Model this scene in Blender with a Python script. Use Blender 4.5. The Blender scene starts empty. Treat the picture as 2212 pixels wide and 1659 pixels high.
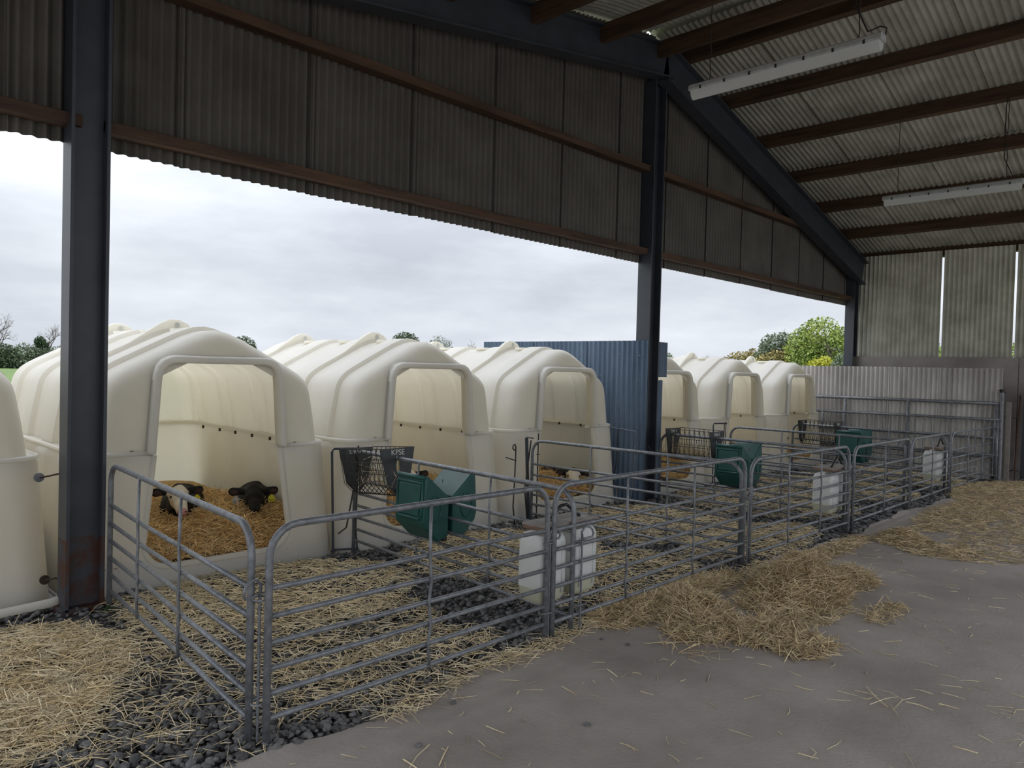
import bpy, bmesh, math, random
import numpy as np
from mathutils import Vector, Matrix
PI = math.pi
rnd = random.Random(7)
rs = np.random.RandomState(11)
scene = bpy.context.scene
COL = scene.collection

# ------------------------------------------------------------------ camera, sky, exposure
CAM_H = 1.6
yaw, pitch, roll = math.radians(44.2), math.radians(-1.2), math.radians(1.5)
f = Vector((math.cos(pitch)*math.cos(yaw), math.cos(pitch)*math.sin(yaw), math.sin(pitch)))
r = Vector((math.sin(yaw), -math.cos(yaw), 0)); u = r.cross(f)
r2 = r*math.cos(roll)+u*math.sin(roll); u2 = -r*math.sin(roll)+u*math.cos(roll)
cam_data = bpy.data.cameras.new('camera'); cam = bpy.data.objects.new('camera', cam_data); COL.objects.link(cam)
m = Matrix((r2, u2, -f)).transposed().to_4x4(); m.translation = Vector((0, 0, CAM_H))
cam.matrix_world = m
cam_data.sensor_width = 36; cam_data.lens = 1610/2212*36; cam_data.clip_end = 2000; cam_data.clip_start = 0.05
scene.camera = cam

world = bpy.data.worlds.new('world'); scene.world = world; world.use_nodes = True
nt = world.node_tree; nt.nodes.clear()
def nn(t, typ, **kw):
    n = t.nodes.new(typ)
    for k, v in kw.items():
        if k in n.inputs: n.inputs[k].default_value = v
        else: setattr(n, k, v)
    return n
out = nn(nt, 'ShaderNodeOutputWorld'); bg = nn(nt, 'ShaderNodeBackground')
tc = nn(nt, 'ShaderNodeTexCoord'); mp = nn(nt, 'ShaderNodeMapping'); mp.inputs['Scale'].default_value = (1.6, 1.6, 5.5)
no = nn(nt, 'ShaderNodeTexNoise', Scale=1.5, Detail=6.0, Roughness=0.55)
rp = nn(nt, 'ShaderNodeValToRGB')
rp.color_ramp.elements[0].position = 0.33; rp.color_ramp.elements[0].color = (0.53, 0.57, 0.64, 1)
rp.color_ramp.elements[1].position = 0.66; rp.color_ramp.elements[1].color = (0.83, 0.87, 0.93, 1)
sep = nn(nt, 'ShaderNodeSeparateXYZ')
mr = nn(nt, 'ShaderNodeMapRange'); mr.inputs['From Min'].default_value = 0.12; mr.inputs['From Max'].default_value = 1.0
mr.inputs['To Min'].default_value = 0.80; mr.inputs['To Max'].default_value = 2.7
mul = nn(nt, 'ShaderNodeVectorMath', operation='SCALE')
nt.links.new(tc.outputs['Generated'], mp.inputs[0]); nt.links.new(mp.outputs[0], no.inputs[0])
nt.links.new(no.outputs['Fac'], rp.inputs[0]); nt.links.new(tc.outputs['Generated'], sep.inputs[0])
nt.links.new(sep.outputs['Z'], mr.inputs[0]); nt.links.new(rp.outputs[0], mul.inputs[0]); nt.links.new(mr.outputs[0], mul.inputs['Scale'])
nt.links.new(mul.outputs[0], bg.inputs[0]); nt.links.new(bg.outputs[0], out.inputs[0])
bg.inputs[1].default_value = 1.0
scene.view_settings.view_transform = 'Standard'; scene.view_settings.look = 'None'
scene.view_settings.exposure = 0.45; scene.view_settings.gamma = 1.0; scene.view_settings.use_curve_mapping = False

# ------------------------------------------------------------------ materials
def mat(name, col, rough=0.6, metal=0.0, col2=None, scale=6.0, bump=0.0, bscale=60.0, island=0.0, transl=None, detail=5.0, stretch=None, spec=0.5, pos=(0.35, 0.65)):
    m = bpy.data.materials.new(name); m.use_nodes = True
    t = m.node_tree; b = t.nodes['Principled BSDF']
    b.inputs['Roughness'].default_value = rough; b.inputs['Metallic'].default_value = metal
    b.inputs['Specular IOR Level'].default_value = spec
    b.inputs['Base Color'].default_value = (*col, 1)
    csock = None
    tcn = nn(t, 'ShaderNodeTexCoord'); vec = tcn.outputs['Object']
    if stretch:
        mpn = nn(t, 'ShaderNodeMapping'); mpn.inputs['Scale'].default_value = stretch
        t.links.new(vec, mpn.inputs[0]); vec = mpn.outputs[0]
    if col2 is not None:
        nz = nn(t, 'ShaderNodeTexNoise', Scale=scale, Detail=detail, Roughness=0.6)
        t.links.new(vec, nz.inputs[0])
        cr = nn(t, 'ShaderNodeValToRGB')
        cr.color_ramp.elements[0].position = pos[0]; cr.color_ramp.elements[1].position = pos[1]
        cr.color_ramp.elements[0].color = (*col, 1); cr.color_ramp.elements[1].color = (*col2, 1)
        t.links.new(nz.outputs['Fac'], cr.inputs[0]); csock = cr.outputs[0]
    if island > 0:
        g = nn(t, 'ShaderNodeNewGeometry'); oi = nn(t, 'ShaderNodeObjectInfo')
        ad = nn(t, 'ShaderNodeMath', operation='ADD'); fr = nn(t, 'ShaderNodeMath', operation='FRACT')
        t.links.new(g.outputs['Random Per Island'], ad.inputs[0]); t.links.new(oi.outputs['Random'], ad.inputs[1]); t.links.new(ad.outputs[0], fr.inputs[0])
        mrn = nn(t, 'ShaderNodeMapRange'); mrn.inputs['To Min'].default_value = 1-island; mrn.inputs['To Max'].default_value = 1+island
        t.links.new(fr.outputs[0], mrn.inputs[0])
        sc = nn(t, 'ShaderNodeVectorMath', operation='SCALE'); t.links.new(mrn.outputs[0], sc.inputs['Scale'])
        if csock: t.links.new(csock, sc.inputs[0])
        else: sc.inputs[0].default_value = col
        csock = sc.outputs[0]
    if csock: t.links.new(csock, b.inputs['Base Color'])
    if bump > 0:
        nb = nn(t, 'ShaderNodeTexNoise', Scale=bscale, Detail=4.0); t.links.new(vec, nb.inputs[0])
        bp = nn(t, 'ShaderNodeBump', Strength=bump, Distance=0.01); t.links.new(nb.outputs['Fac'], bp.inputs['Height'])
        t.links.new(bp.outputs[0], b.inputs['Normal'])
    if transl:
        o = t.nodes['Material Output']; tr = nn(t, 'ShaderNodeBsdfTranslucent'); tr.inputs[0].default_value = (*transl[1], 1)
        mx = nn(t, 'ShaderNodeMixShader'); mx.inputs[0].default_value = transl[0]
        t.links.new(b.outputs[0], mx.inputs[1]); t.links.new(tr.outputs[0], mx.inputs[2]); t.links.new(mx.outputs[0], o.inputs[0])
    return m
M = {}
M['sheet_grey'] = mat('fibre_sheet', (0.34, 0.325, 0.275), 0.55, 0, (0.50, 0.485, 0.42), 2.5, 0.15, 30, stretch=(1, 1, 1))
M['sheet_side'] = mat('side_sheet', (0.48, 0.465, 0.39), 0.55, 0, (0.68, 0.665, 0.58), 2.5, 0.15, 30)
M['sheet_gable_shaded'] = mat('gable_sheet_shaded', (0.105, 0.092, 0.077), 0.6, 0, (0.15, 0.135, 0.115), 2.0, 0.15, 40)  # darker version of the roof sheet: backlit shade put into the colour
M['sheet_low'] = mat('partition_sheet', (0.46, 0.43, 0.40), 0.5, 0, (0.72, 0.69, 0.64), 2.2, 0.2, 40, stretch=(1, 1, .35))
M['sheet_blue'] = mat('blue_sheet', (0.075, 0.12, 0.18), 0.42, 0.15, (0.15, 0.21, 0.29), 3.5, 0.1, 30, stretch=(1, 1, .2))
M['wood'] = mat('purlin_wood', (0.045, 0.022, 0.012), 0.75, 0, (0.10, 0.052, 0.026), 2.2, 0.25, 30, stretch=(6, .6, 6))
M['girt'] = mat('girt_wood', (0.050, 0.024, 0.014), 0.7, 0, (0.12, 0.062, 0.033), 2.2, 0.25, 30, stretch=(.6, 6, 6))
M['steel'] = mat('painted_steel', (0.058, 0.064, 0.080), 0.4, 0.0, (0.042, 0.047, 0.058), 4, 0.05, 50)
M['rust'] = mat('rusty_steel', (0.060, 0.065, 0.078), 0.6, 0.0, (0.075, 0.030, 0.018), 7, 0.1, 60, pos=(0.42, 0.58))
M['concrete'] = mat('concrete_floor', (0.29, 0.252, 0.225), 0.8, 0, (0.43, 0.385, 0.35), 1.1, 0.5, 45, detail=9)
M['panel'] = mat('concrete_panel', (0.25, 0.22, 0.205), 0.85, 0, (0.40, 0.36, 0.34), 1.6, 0.2, 40, detail=8)
M['gravel'] = mat('gravel_base', (0.035, 0.034, 0.036), 0.9, 0, (0.075, 0.072, 0.07), 30, 0.6, 60)
M['stone'] = mat('dark_stone', (0.075, 0.073, 0.076), 0.55, 0, (0.17, 0.165, 0.16), 9, 0.3, 80, island=0.5)
M['bounce_yard'] = mat('bounce_concrete', (0.20, 0.185, 0.17), 0.85, 0, (0.26, 0.24, 0.22), 0.6)
M['grass'] = mat('field_grass', (0.10, 0.17, 0.04), 0.9, 0, (0.16, 0.23, 0.06), 0.5)
M['straw'] = mat('straw', (0.74, 0.58, 0.33), 0.5, 0, (0.90, 0.77, 0.53), 8, island=0.4)
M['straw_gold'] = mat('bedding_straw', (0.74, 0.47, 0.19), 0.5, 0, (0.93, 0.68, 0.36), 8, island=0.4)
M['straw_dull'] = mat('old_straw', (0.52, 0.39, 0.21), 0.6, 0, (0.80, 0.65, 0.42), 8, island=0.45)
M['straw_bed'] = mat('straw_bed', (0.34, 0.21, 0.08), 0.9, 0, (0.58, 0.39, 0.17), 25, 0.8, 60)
M['hutch'] = mat('hutch_plastic', (0.88, 0.868, 0.835), 0.38, 0, (0.93, 0.925, 0.91), 3.0, 0.12, 25, transl=(0.52, (0.99, 0.95, 0.84)), detail=8)
M['galv'] = mat('galvanised', (0.16, 0.168, 0.18), 0.45, 0.35, (0.28, 0.29, 0.305), 25, 0.1, 120)
M['wire'] = mat('dark_wire', (0.06, 0.055, 0.05), 0.5, 0.6)
M['rackplate'] = mat('rack_plate', (0.045, 0.05, 0.05), 0.5, 0.3, (0.065, 0.07, 0.07), 10)
M['letter'] = mat('pale_letters', (0.70, 0.68, 0.62), 0.6)
M['green'] = mat('green_plastic', (0.012, 0.075, 0.066), 0.42, 0, (0.017, 0.10, 0.088), 5, 0.1, 30)
M['can'] = mat('white_can', (0.78, 0.79, 0.77), 0.4, 0, (0.84, 0.84, 0.82), 6, transl=(0.25, (0.9, 0.9, 0.84)))
M['canwater'] = mat('can_lower', (0.66, 0.65, 0.50), 0.4, transl=(0.2, (0.8, 0.78, 0.6)))
M['ply'] = mat('plywood', (0.22, 0.19, 0.165), 0.85, 0, (0.36, 0.33, 0.30), 8, 0.3, 50)
M['plyedge'] = mat('plywood_edge', (0.13, 0.07, 0.045), 0.8, 0, (0.30, 0.2, 0.14), 12, stretch=(1, 1, 20))
M['rubber'] = mat('black_rubber', (0.015, 0.016, 0.018), 0.35)
M['diffuser'] = mat('light_diffuser', (0.88, 0.89, 0.88), 0.3, transl=(0.3, (0.9, 0.9, 0.9)))
M['housing'] = mat('light_housing', (0.38, 0.38, 0.38), 0.6, 0, (0.50, 0.50, 0.50), 20)
M['bark'] = mat('bark', (0.10, 0.085, 0.07), 0.9, 0, (0.16, 0.14, 0.12), 3)
M['leaf_dark'] = mat('leaf_dark', (0.07, 0.095, 0.045), 0.7, island=0.5)
M['leaf_ivy'] = mat('leaf_ivy', (0.04, 0.085, 0.03), 0.6, island=0.5)
M['leaf_green'] = mat('leaf_green', (0.22, 0.32, 0.09), 0.6, 0, (0.40, 0.44, 0.09), 0.35, island=0.45)
M['leaf_yellow'] = mat('leaf_yellow', (0.50, 0.50, 0.06), 0.6, 0, (0.60, 0.58, 0.08), 0.5, island=0.35)
M['leaf_rust'] = mat('leaf_rust', (0.28, 0.225, 0.09), 0.6, 0, (0.42, 0.34, 0.12), 0.4, island=0.45)
M['leaf_grey'] = mat('leaf_grey', (0.17, 0.21, 0.135), 0.7, island=0.4)
M['calf_black'] = mat('black_hair', (0.012, 0.010, 0.009), 0.75, 0, (0.025, 0.020, 0.017), 20, 0.4, 140)
M['calf_ear'] = mat('ear_inside', (0.05, 0.022, 0.018), 0.8)
M['pink'] = mat('pink_skin', (0.55, 0.27, 0.24), 0.5)
M['tag_y'] = mat('yellow_tag', (0.75, 0.68, 0.05), 0.5); M['tag_w'] = mat('grey_tag', (0.45, 0.44, 0.42), 0.5)
M['ink'] = mat('tag_ink', (0.03, 0.03, 0.03), 0.6)
M['bolt'] = mat('bolt_rusty', (0.07, 0.045, 0.03), 0.6, 0.4)
M['red'] = mat('weathered_board', (0.26, 0.24, 0.21), 0.8, 0, (0.36, 0.33, 0.29), 6)

# ------------------------------------------------------------------ object helpers
def link(o, parent=None):
    COL.objects.link(o)
    if parent is not None: o.parent = parent
    return o
def tag(o, label=None, cat=None, group=None, kind=None):
    if label: o['label'] = label
    if cat: o['category'] = cat
    if group: o['group'] = group
    if kind: o['kind'] = kind
    return o
def thing(name, loc, label, cat, rz=0.0, group=None):
    o = bpy.data.objects.new(name, None); o.empty_display_size = 0.1
    o.location = loc; o.rotation_euler = (0, 0, rz); link(o); return tag(o, label, cat, group)
class MB:
    def __init__(s): s.v = []; s.f = []; s.mi = []
    def add(s, vs, fs, mi=0):
        n = len(s.v); s.v += [tuple(v) for v in vs]; s.f += [tuple(i+n for i in q) for q in fs]; s.mi += [mi]*len(fs); return s
    def box(s, a, b, mi=0):
        x0, y0, z0 = a; x1, y1, z1 = b
        vs = [(x0,y0,z0),(x1,y0,z0),(x1,y1,z0),(x0,y1,z0),(x0,y0,z1),(x1,y0,z1),(x1,y1,z1),(x0,y1,z1)]
        return s.add(vs, [(0,3,2,1),(4,5,6,7),(0,1,5,4),(1,2,6,5),(2,3,7,6),(3,0,4,7)], mi)
    def prism(s, poly, axis, a, b, mi=0):
        # poly: 2D points, extruded along axis ('x','y','z') from a to b
        n = len(poly)
        def P(p, t):
            if axis == 'x': return (t, p[0], p[1])
            if axis == 'y': return (p[0], t, p[1])
            return (p[0], p[1], t)
        vs = [P(p, a) for p in poly]+[P(p, b) for p in poly]
        fs = [tuple(range(n))[::-1], tuple(range(n, 2*n))]+[(i, (i+1) % n, n+(i+1) % n, n+i) for i in range(n)]
        return s.add(vs, fs, mi)
    def tube(s, pts, rad, seg=8, mi=0, cap=True, closed=False):
        pts = [Vector(p) for p in pts]; n = len(pts)
        rads = rad if isinstance(rad, (list, tuple)) else [rad]*n
        tans = []
        for i in range(n):
            a = pts[i-1] if (i > 0 or closed) else pts[i]; b = pts[(i+1) % n] if (i < n-1 or closed) else pts[i]
            t = (b-a); t = t.normalized() if t.length > 1e-9 else Vector((0, 0, 1)); tans.append(t)
        ref = Vector((0, 0, 1)) if abs(tans[0].z) < 0.9 else Vector((1, 0, 0))
        nrm = tans[0].cross(ref).normalized(); vs = []
        for i in range(n):
            nrm = (nrm-tans[i]*nrm.dot(tans[i])).normalized(); bi = tans[i].cross(nrm)
            for k in range(seg):
                a = 2*PI*k/seg; vs.append(pts[i]+(nrm*math.cos(a)+bi*math.sin(a))*rads[i])
        fs = []
        for i in range(n if closed else n-1):
            j = (i+1) % n
            for k in range(seg): fs.append((i*seg+k, i*seg+(k+1) % seg, j*seg+(k+1) % seg, j*seg+k))
        if cap and not closed: fs += [tuple(range(seg))[::-1], tuple((n-1)*seg+k for k in range(seg))]
        return s.add(vs, fs, mi)
    def cyl(s, c, rad, h, seg=16, axis='z', mi=0):
        d = {'x': Vector((h, 0, 0)), 'y': Vector((0, h, 0)), 'z': Vector((0, 0, h))}[axis]
        return s.tube([Vector(c), Vector(c)+d], rad, seg, mi)
    def build(s, name, mats, parent=None, smooth=False, loc=None):
        me = bpy.data.meshes.new(name); me.from_pydata(s.v, [], s.f); me.validate()
        for mm in (mats if isinstance(mats, (list, tuple)) else [mats]): me.materials.append(M[mm] if isinstance(mm, str) else mm)
        if any(s.mi): me.polygons.foreach_set('material_index', s.mi[:len(me.polygons)])
        bm = bmesh.new(); bm.from_mesh(me); bmesh.ops.recalc_face_normals(bm, faces=bm.faces); bm.to_mesh(me); bm.free()
        if smooth: me.shade_smooth(); 
        o = bpy.data.objects.new(name, me)
        if smooth == 'auto':
            me.set_sharp_from_angle(angle=math.radians(40))
        if loc is not None: o.location = loc
        return link(o, parent)
def bevel(o, w, seg=2):
    b = o.modifiers.new('bevel', 'BEVEL'); b.width = w; b.segments = seg; b.limit_method = 'ANGLE'; return o
def copy_tree(o, parent=None):
    c = o.copy(); COL.objects.link(c); c.parent = parent
    for ch in list(o.children): copy_tree(ch, c)
    return c
def arc(cx, cz, rr, a0, a1, n):
    return [(cx+rr*math.cos(a0+(a1-a0)*i/n), cz+rr*math.sin(a0+(a1-a0)*i/n)) for i in range(n+1)]

# corrugated sheet: origin o, along-width unit w, along-length unit l, normal n
def sheet(name, parent, mt, o, w, l, n, width, l0, l1, pitch=0.0762, amp=0.013, th=0.0012, kind=None):
    o, w, l, n = Vector(o), Vector(w), Vector(l), Vector(n)
    nw_ = max(1, math.ceil(width/pitch-1e-6)); width = nw_*pitch; cols = nw_*8; vs = []
    L0 = l0 if callable(l0) else (lambda t: l0); L1 = l1 if callable(l1) else (lambda t: l1)
    for side in (-th, th):
        for i in range(cols+1):
            t = width*i/cols; off = amp*math.cos(2*PI*t/pitch)+side
            a = o+w*t+n*off; vs.append(a+l*L0(t)); vs.append(a+l*L1(t))
    N = 2*(cols+1); fs = []
    for i in range(cols):
        a = 2*i; fs.append((a, a+2, a+3, a+1)); fs.append((N+a, N+a+1, N+a+3, N+a+2))
        fs.append((a, N+a, N+a+2, a+2)); fs.append((a+1, a+3, N+a+3, N+a+1))
    fs.append((0, 1, N+1, N)); e = 2*cols; fs.append((e, N+e, N+e+1, e+1))
    b = MB(); b.add(vs, fs); ob = b.build(name, mt, parent)
    ob.data.shade_smooth(); ob.data.set_sharp_from_angle(angle=math.radians(50)); return ob
def beam(name, mt, parent, a, b, up, wid, dep):
    # rectangular bar from a to b; up = direction of depth; width across
    a, b, up = Vector(a), Vector(b), Vector(up).normalized(); t = (b-a).normalized(); s = t.cross(up).normalized()*wid/2; h = up*dep
    vs = [a-s, a+s, a+s+h, a-s+h, b-s, b+s, b+s+h, b-s+h]
    return MB().add(vs, [(0,1,2,3),(7,6,5,4),(0,4,5,1),(1,5,6,2),(2,6,7,3),(3,7,4,0)]).build(name, mt, parent)
def ibeam_mb(a, b, up, wid, dep, tf=0.02, tw=0.014):
    a, b, up = Vector(a), Vector(b), Vector(up).normalized(); t = (b-a).normalized(); s = t.cross(up).normalized()
    pr = [(-wid/2,0),(wid/2,0),(wid/2,tf),(tw/2,tf),(tw/2,dep-tf),(wid/2,dep-tf),(wid/2,dep),(-wid/2,dep),(-wid/2,dep-tf),(-tw/2,dep-tf),(-tw/2,tf),(-wid/2,tf)]
    n = len(pr); vs = [a+s*p[0]+up*p[1] for p in pr]+[b+s*p[0]+up*p[1] for p in pr]
    fs = [tuple(range(n))[::-1], tuple(range(n, 2*n))]+[(i, (i+1) % n, n+(i+1) % n, n+i) for i in range(n)]
    return MB().add(vs, fs)

# ------------------------------------------------------------------ setting: ground
def edge_y(x): return 2.80+0.045*math.sin(x*2.1+0.5)+0.03*math.sin(x*5.3)+0.012*math.sin(x*17)
b = MB(); xs = np.linspace(-6, 16, 260)
top = [(x, edge_y(x), 0) for x in xs]; bot = [(x, edge_y(x)+0.012, -0.10) for x in xs]
n = len(xs); vs = top+bot+[(x, -4.2, 0) for x in xs]+[(x, -4.2, -0.1) for x in xs]
fs = [(i, i+1, 2*n+i+1, 2*n+i)[::-1] for i in range(n-1)]+[(i, n+i, n+i+1, i+1) for i in range(n-1)]+[(2*n+i, 2*n+i+1, 3*n+i+1, 3*n+i) for i in range(n-1)]
b.add(vs, fs); floor = b.build('floor', 'concrete'); tag(floor, 'grey concrete barn floor with straw litter', 'floor', kind='structure')
field = MB().box((-300, -300, -0.5), (400, 400, -0.12)).build('field', 'grass'); tag(field, 'green grass field around the barn', 'field', kind='structure')
bounce_yard = MB().box((-60, -60, -.13), (60, -4.25, -.03)).box((-60, -4.25, -.13), (-6.05, 14, -.03)).build('bounce_yard', 'bounce_yard'); tag(bounce_yard, 'unseen pale concrete apron added behind and beside the barn to bounce light', 'bounce_yard', kind='structure')  # unseen apron added to bounce neutral light up under the roof
bed = MB().box((-6, 2.7, -0.11), (15.5, 10.5, -0.03)).build('gravel_bed', 'gravel'); tag(bed, 'dark gravel bed under the pens and hutches', 'gravel', kind='structure')

# ------------------------------------------------------------------ setting: gable wall at the left
GY = 5.38
wl = thing('wall_left', (0, 0, 0), 'open sided gable wall with corrugated cladding above, colour darkened as backlit shade', 'wall'); wl['kind'] = 'structure'
RZ = lambda x: 5.69-0.263*(x-7.9) if x >= 7.9 else 5.69-0.163*(7.9-x)     # top edge of cladding
CB = 2.955
x = -1.03+0.03
k = 0
seams = [-3.09, -2.06, -1.03, 0.03, 1.07, 2.10, 3.13, 4.16, 5.19, 6.22, 7.25, 8.28, 9.31, 10.34, 11.37, 12.40, 13.43, 14.46, 14.95]
for i in range(len(seams)-1):
    x0, x1 = seams[i], seams[i+1]
    sheet('cladding_sheet', wl, 'sheet_gable_shaded', (x0, GY+(0.004 if i % 2 else 0), 0), (1, 0, 0), (0, 0, 1), (0, -1, 0), x1-x0+0.012, CB+rnd.uniform(-.006, .006), lambda t, x0=x0: RZ(x0+t)+0.12, amp=.018)
def girt(x0, x1, z0, dz=0.0):
    o = MB().box((x0, 5.245, z0), (x1, 5.365, z0+0.075)).build('girt', 'girt', wl); bevel(o, .004, 1); return o
for (x0, x1) in ((-3, 1.47), (1.60, 7.74), (8.02, 14.6)):
    girt(x0, x1, 3.045)
    if x1 < 14: girt(x0, x1, 4.06)
girt(8.02, 12.75, 4.06)

# ------------------------------------------------------------------ setting: side wall at the far right
wr = thing('wall_right', (0, 0, 0), 'far side wall of pale corrugated sheets over concrete panels', 'wall'); wr['kind'] = 'structure'
SX = 14.85
for (y0, y1) in ((3.85, 5.36), (2.76, 3.80), (1.68, 2.70)):
    sheet('cladding_sheet', wr, 'sheet_side', (SX+0.02, y1, 0), (0, -1, 0), (0, 0, 1), (-1, 0, 0), y1-y0, 1.93, 3.90, amp=.018)
for i, (y0, y1) in enumerate(((2.605, 5.34), (1.4, 2.60))):
    for j, (z0, z1) in enumerate(((-.1, 0.98), (0.99, 1.99))):
        o = MB().box((SX-0.16, y0, z0), (SX-0.02, y1, z1+.009)).build('concrete_panel', 'panel', wr); bevel(o, .012, 2)
# ------------------------------------------------------------------ setting: roof
cl = thing('ceiling', (0, 0, 0), 'corrugated sheet roof on brown timber purlins', 'roof'); cl['kind'] = 'structure'
PS = 0.262; aR = math.atan(0.263); aL = math.atan(0.163)
lR = Vector((math.cos(aR), 0, -math.sin(aR))); nR = Vector((-math.sin(aR), 0, -math.cos(aR)))
lL = Vector((-math.cos(aL), 0, -math.sin(aL))); nL = Vector((math.sin(aL), 0, -math.cos(aL)))
RIDGE = Vector((7.9, 0, 5.24+0.263*1.55+0.205))
ys = [5.45, 4.36, 3.35, 2.345, 1.34, .33, -.68, -1.69, -2.7, -3.71]
for i in range(len(ys)-1):
    y1, y0 = ys[i], ys[i+1]
    sheet('roof_sheet', cl, 'sheet_grey', (RIDGE.x, y1, RIDGE.z+(0.004 if i % 2 else 0)), (0, -1, 0), lR, nR, y1-y0+0.012, 0.06, 3.9)
    sheet('roof_sheet', cl, 'sheet_grey', (RIDGE.x, y1, RIDGE.z-0.012), (0, -1, 0), lR, nR, y1-y0+0.012, 3.8, 7.75)
ysl = [5.45, 4.555, 3.54, 2.52, 1.5, .48, -.54, -1.56, -2.58, -3.6]
for i in range(len(ysl)-1):
    y1, y0 = ysl[i], ysl[i+1]
    wdt = y1-y0+0.012
    sheet('roof_sheet', cl, 'sheet_grey', (RIDGE.x, y1, RIDGE.z+(0.004 if i % 2 else 0)), (0, -1, 0), lL, nL, (y1-y0-0.028) if i == 0 else wdt, 0.06, 1.5)
    sheet('roof_sheet', cl, 'sheet_grey', (RIDGE.x, y1, RIDGE.z-0.012), (0, -1, 0), lL, nL, wdt, 1.4, 6.4)
    sheet('roof_sheet', cl, 'sheet_grey', (RIDGE.x, y1, RIDGE.z-0.02), (0, -1, 0), lL, nL, wdt, 6.3, 11.2)
rc = MB().add([(7.6, 5.47, RIDGE.z-.01), (7.9, 5.47, RIDGE.z+.05), (8.2, 5.47, RIDGE.z-.03), (7.6, -3.7, RIDGE.z-.01), (7.9, -3.7, RIDGE.z+.05), (8.2, -3.7, RIDGE.z-.03),
     (7.6, 5.47, RIDGE.z+.0), (7.9, 5.47, RIDGE.z+.06), (8.2, 5.47, RIDGE.z-.02), (7.6, -3.7, RIDGE.z+.0), (7.9, -3.7, RIDGE.z+.06), (8.2, -3.7, RIDGE.z-.02)],
     [(0,1,4,3),(1,2,5,4),(6,9,10,7),(7,10,11,8),(0,3,9,6),(2,8,11,5)]).build('ridge_cap', 'sheet_grey', cl)
PUR = [8.3+i*1.105 for i in range(7)]; PUR[0] = 8.33
for px_ in PUR:
    z = 5.24-0.263*(px_-9.45)
    beam('purlin', 'wood', cl, (px_, 5.36, z), (px_, -3.75, z), -nR, 0.075, 0.185)
for px_ in (7.72, 6.60, 5.48, 4.36, 3.24, 2.12, 1.0, -.1, -1.2):
    z = 5.455-0.163*(7.9-px_)-0.02
    beam('purlin', 'wood', cl, (px_, 5.36, z), (px_, -3.75, z), -nL, 0.075, 0.185)

# ------------------------------------------------------------------ steel frame
def column(x0, top, label, w=0.225, d=0.17, rust=False):
    t = thing('steel_column', (x0+w/2, 5.2+d/2, 0), label, 'column')
    o = ibeam_mb((-w/2, 0, 0.45 if rust else 0), (-w/2, 0, top), (1, 0, 0), d, w).build('shaft', 'steel', t)
    if rust: ibeam_mb((-w/2, 0, 0.0), (-w/2, 0, .45), (1, 0, 0), d, w).build('shaft_foot', 'rust', t)
    MB().box((-w/2-.03, -d/2-.0, -.1), (w/2+.03, d/2+.02, 0.012)).build('base_plate', 'rust', t)
    return t
column(1.395, 4.35, 'dark blue-grey steel column standing nearest the camera at the left', rust=True)
column(7.74, 5.18, 'dark steel column at mid barn beside the blue sheet wall', w=0.235, d=.19)
column(14.52, 3.62, 'dark steel column at the far right corner of the gable', w=.2)
dR = Vector((math.cos(aR), 0, -math.sin(aR))); dL = Vector((-math.cos(aL), 0, -math.sin(aL)))
def rafter(a, length, d, dep, label):
    t = thing('steel_rafter', (a[0], a[1], a[2]), label, 'rafter')
    up = Vector((-d.z*(1 if d.x > 0 else -1)*1, 0, abs(d.x))); up = Vector((abs(d.z)*(1 if d.x > 0 else -1), 0, abs(d.x)))
    ibeam_mb((0, 0, 0), d*length, up, 0.17, dep).build('girder', 'steel', t)
    return t
rafter((7.80, 5.16, 5.17), 7.15, dR, 0.44, 'dark steel rafter sloping down to the right along the gable')
rafter((7.95, 5.16, 5.215), 9.5, dL, 0.40, 'dark steel rafter sloping down to the left above the gable cladding')

# ------------------------------------------------------------------ strip lights
def strip_light(x, y0, y1, z, zt, label):
    t = thing('strip_light', (x, (y0+y1)/2, z), label, 'light')
    L = abs(y1-y0)/2
    prof = [(-.055, .0), (.055, .0), (.062, .012), (.055, .045), (.03, .06), (-.03, .06), (-.055, .045), (-.062, .012)]
    MB().prism(prof, 'y', -L, L).build('housing', 'housing', t)
    pts = [(-.052, 0)]+[(-.052+.104*i/8, -.072*math.sin(PI*i/8)**.5) for i in range(1, 8)]+[(.052, 0)]
    d = MB().prism(pts, 'y', -L+.015, L-.015).build('diffuser', 'diffuser', t, smooth='auto')
    for i in range(7):
        yy = -L+.12+i*(2*L-.24)/6
        for sx in (-1, 1): MB().box((sx*.061-.004, yy-.008, -.006), (sx*.061+.004, yy+.008, .022)).build('clip', 'wire', t)
    for yy in (-L*.78, L*.78):
        n_ = 14; pts = [(0.004*math.sin(i*1.9), yy+.004*math.cos(i*2.3), .06+(zt-z-.06)*i/n_) for i in range(n_+1)]
        MB().tube(pts, .0045, 5).build('chain', 'wire', t)
    pts = [(0.0, -L*.78+.015, zt-z)] + [(0.012*math.sin(i), -L*.78+.03, (zt-z)*(1-i/8)+.03*i/8+.05) for i in range(1, 7)] + [(0, -L*.86, .10), (0, -L*.97, .115), (.0, -L-.02, .09), (0, -L-.015, .04)]
    MB().tube(pts, .006, 6).build('power_cable', 'rubber', t)
    return t
strip_light(5.92, 3.60, 1.98, 4.12, 5.12, 'hanging strip light nearest the camera under the ridge')
strip_light(10.45, 3.42, 1.88, 3.93, 4.96, 'hanging strip light further back near the right edge')

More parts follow.
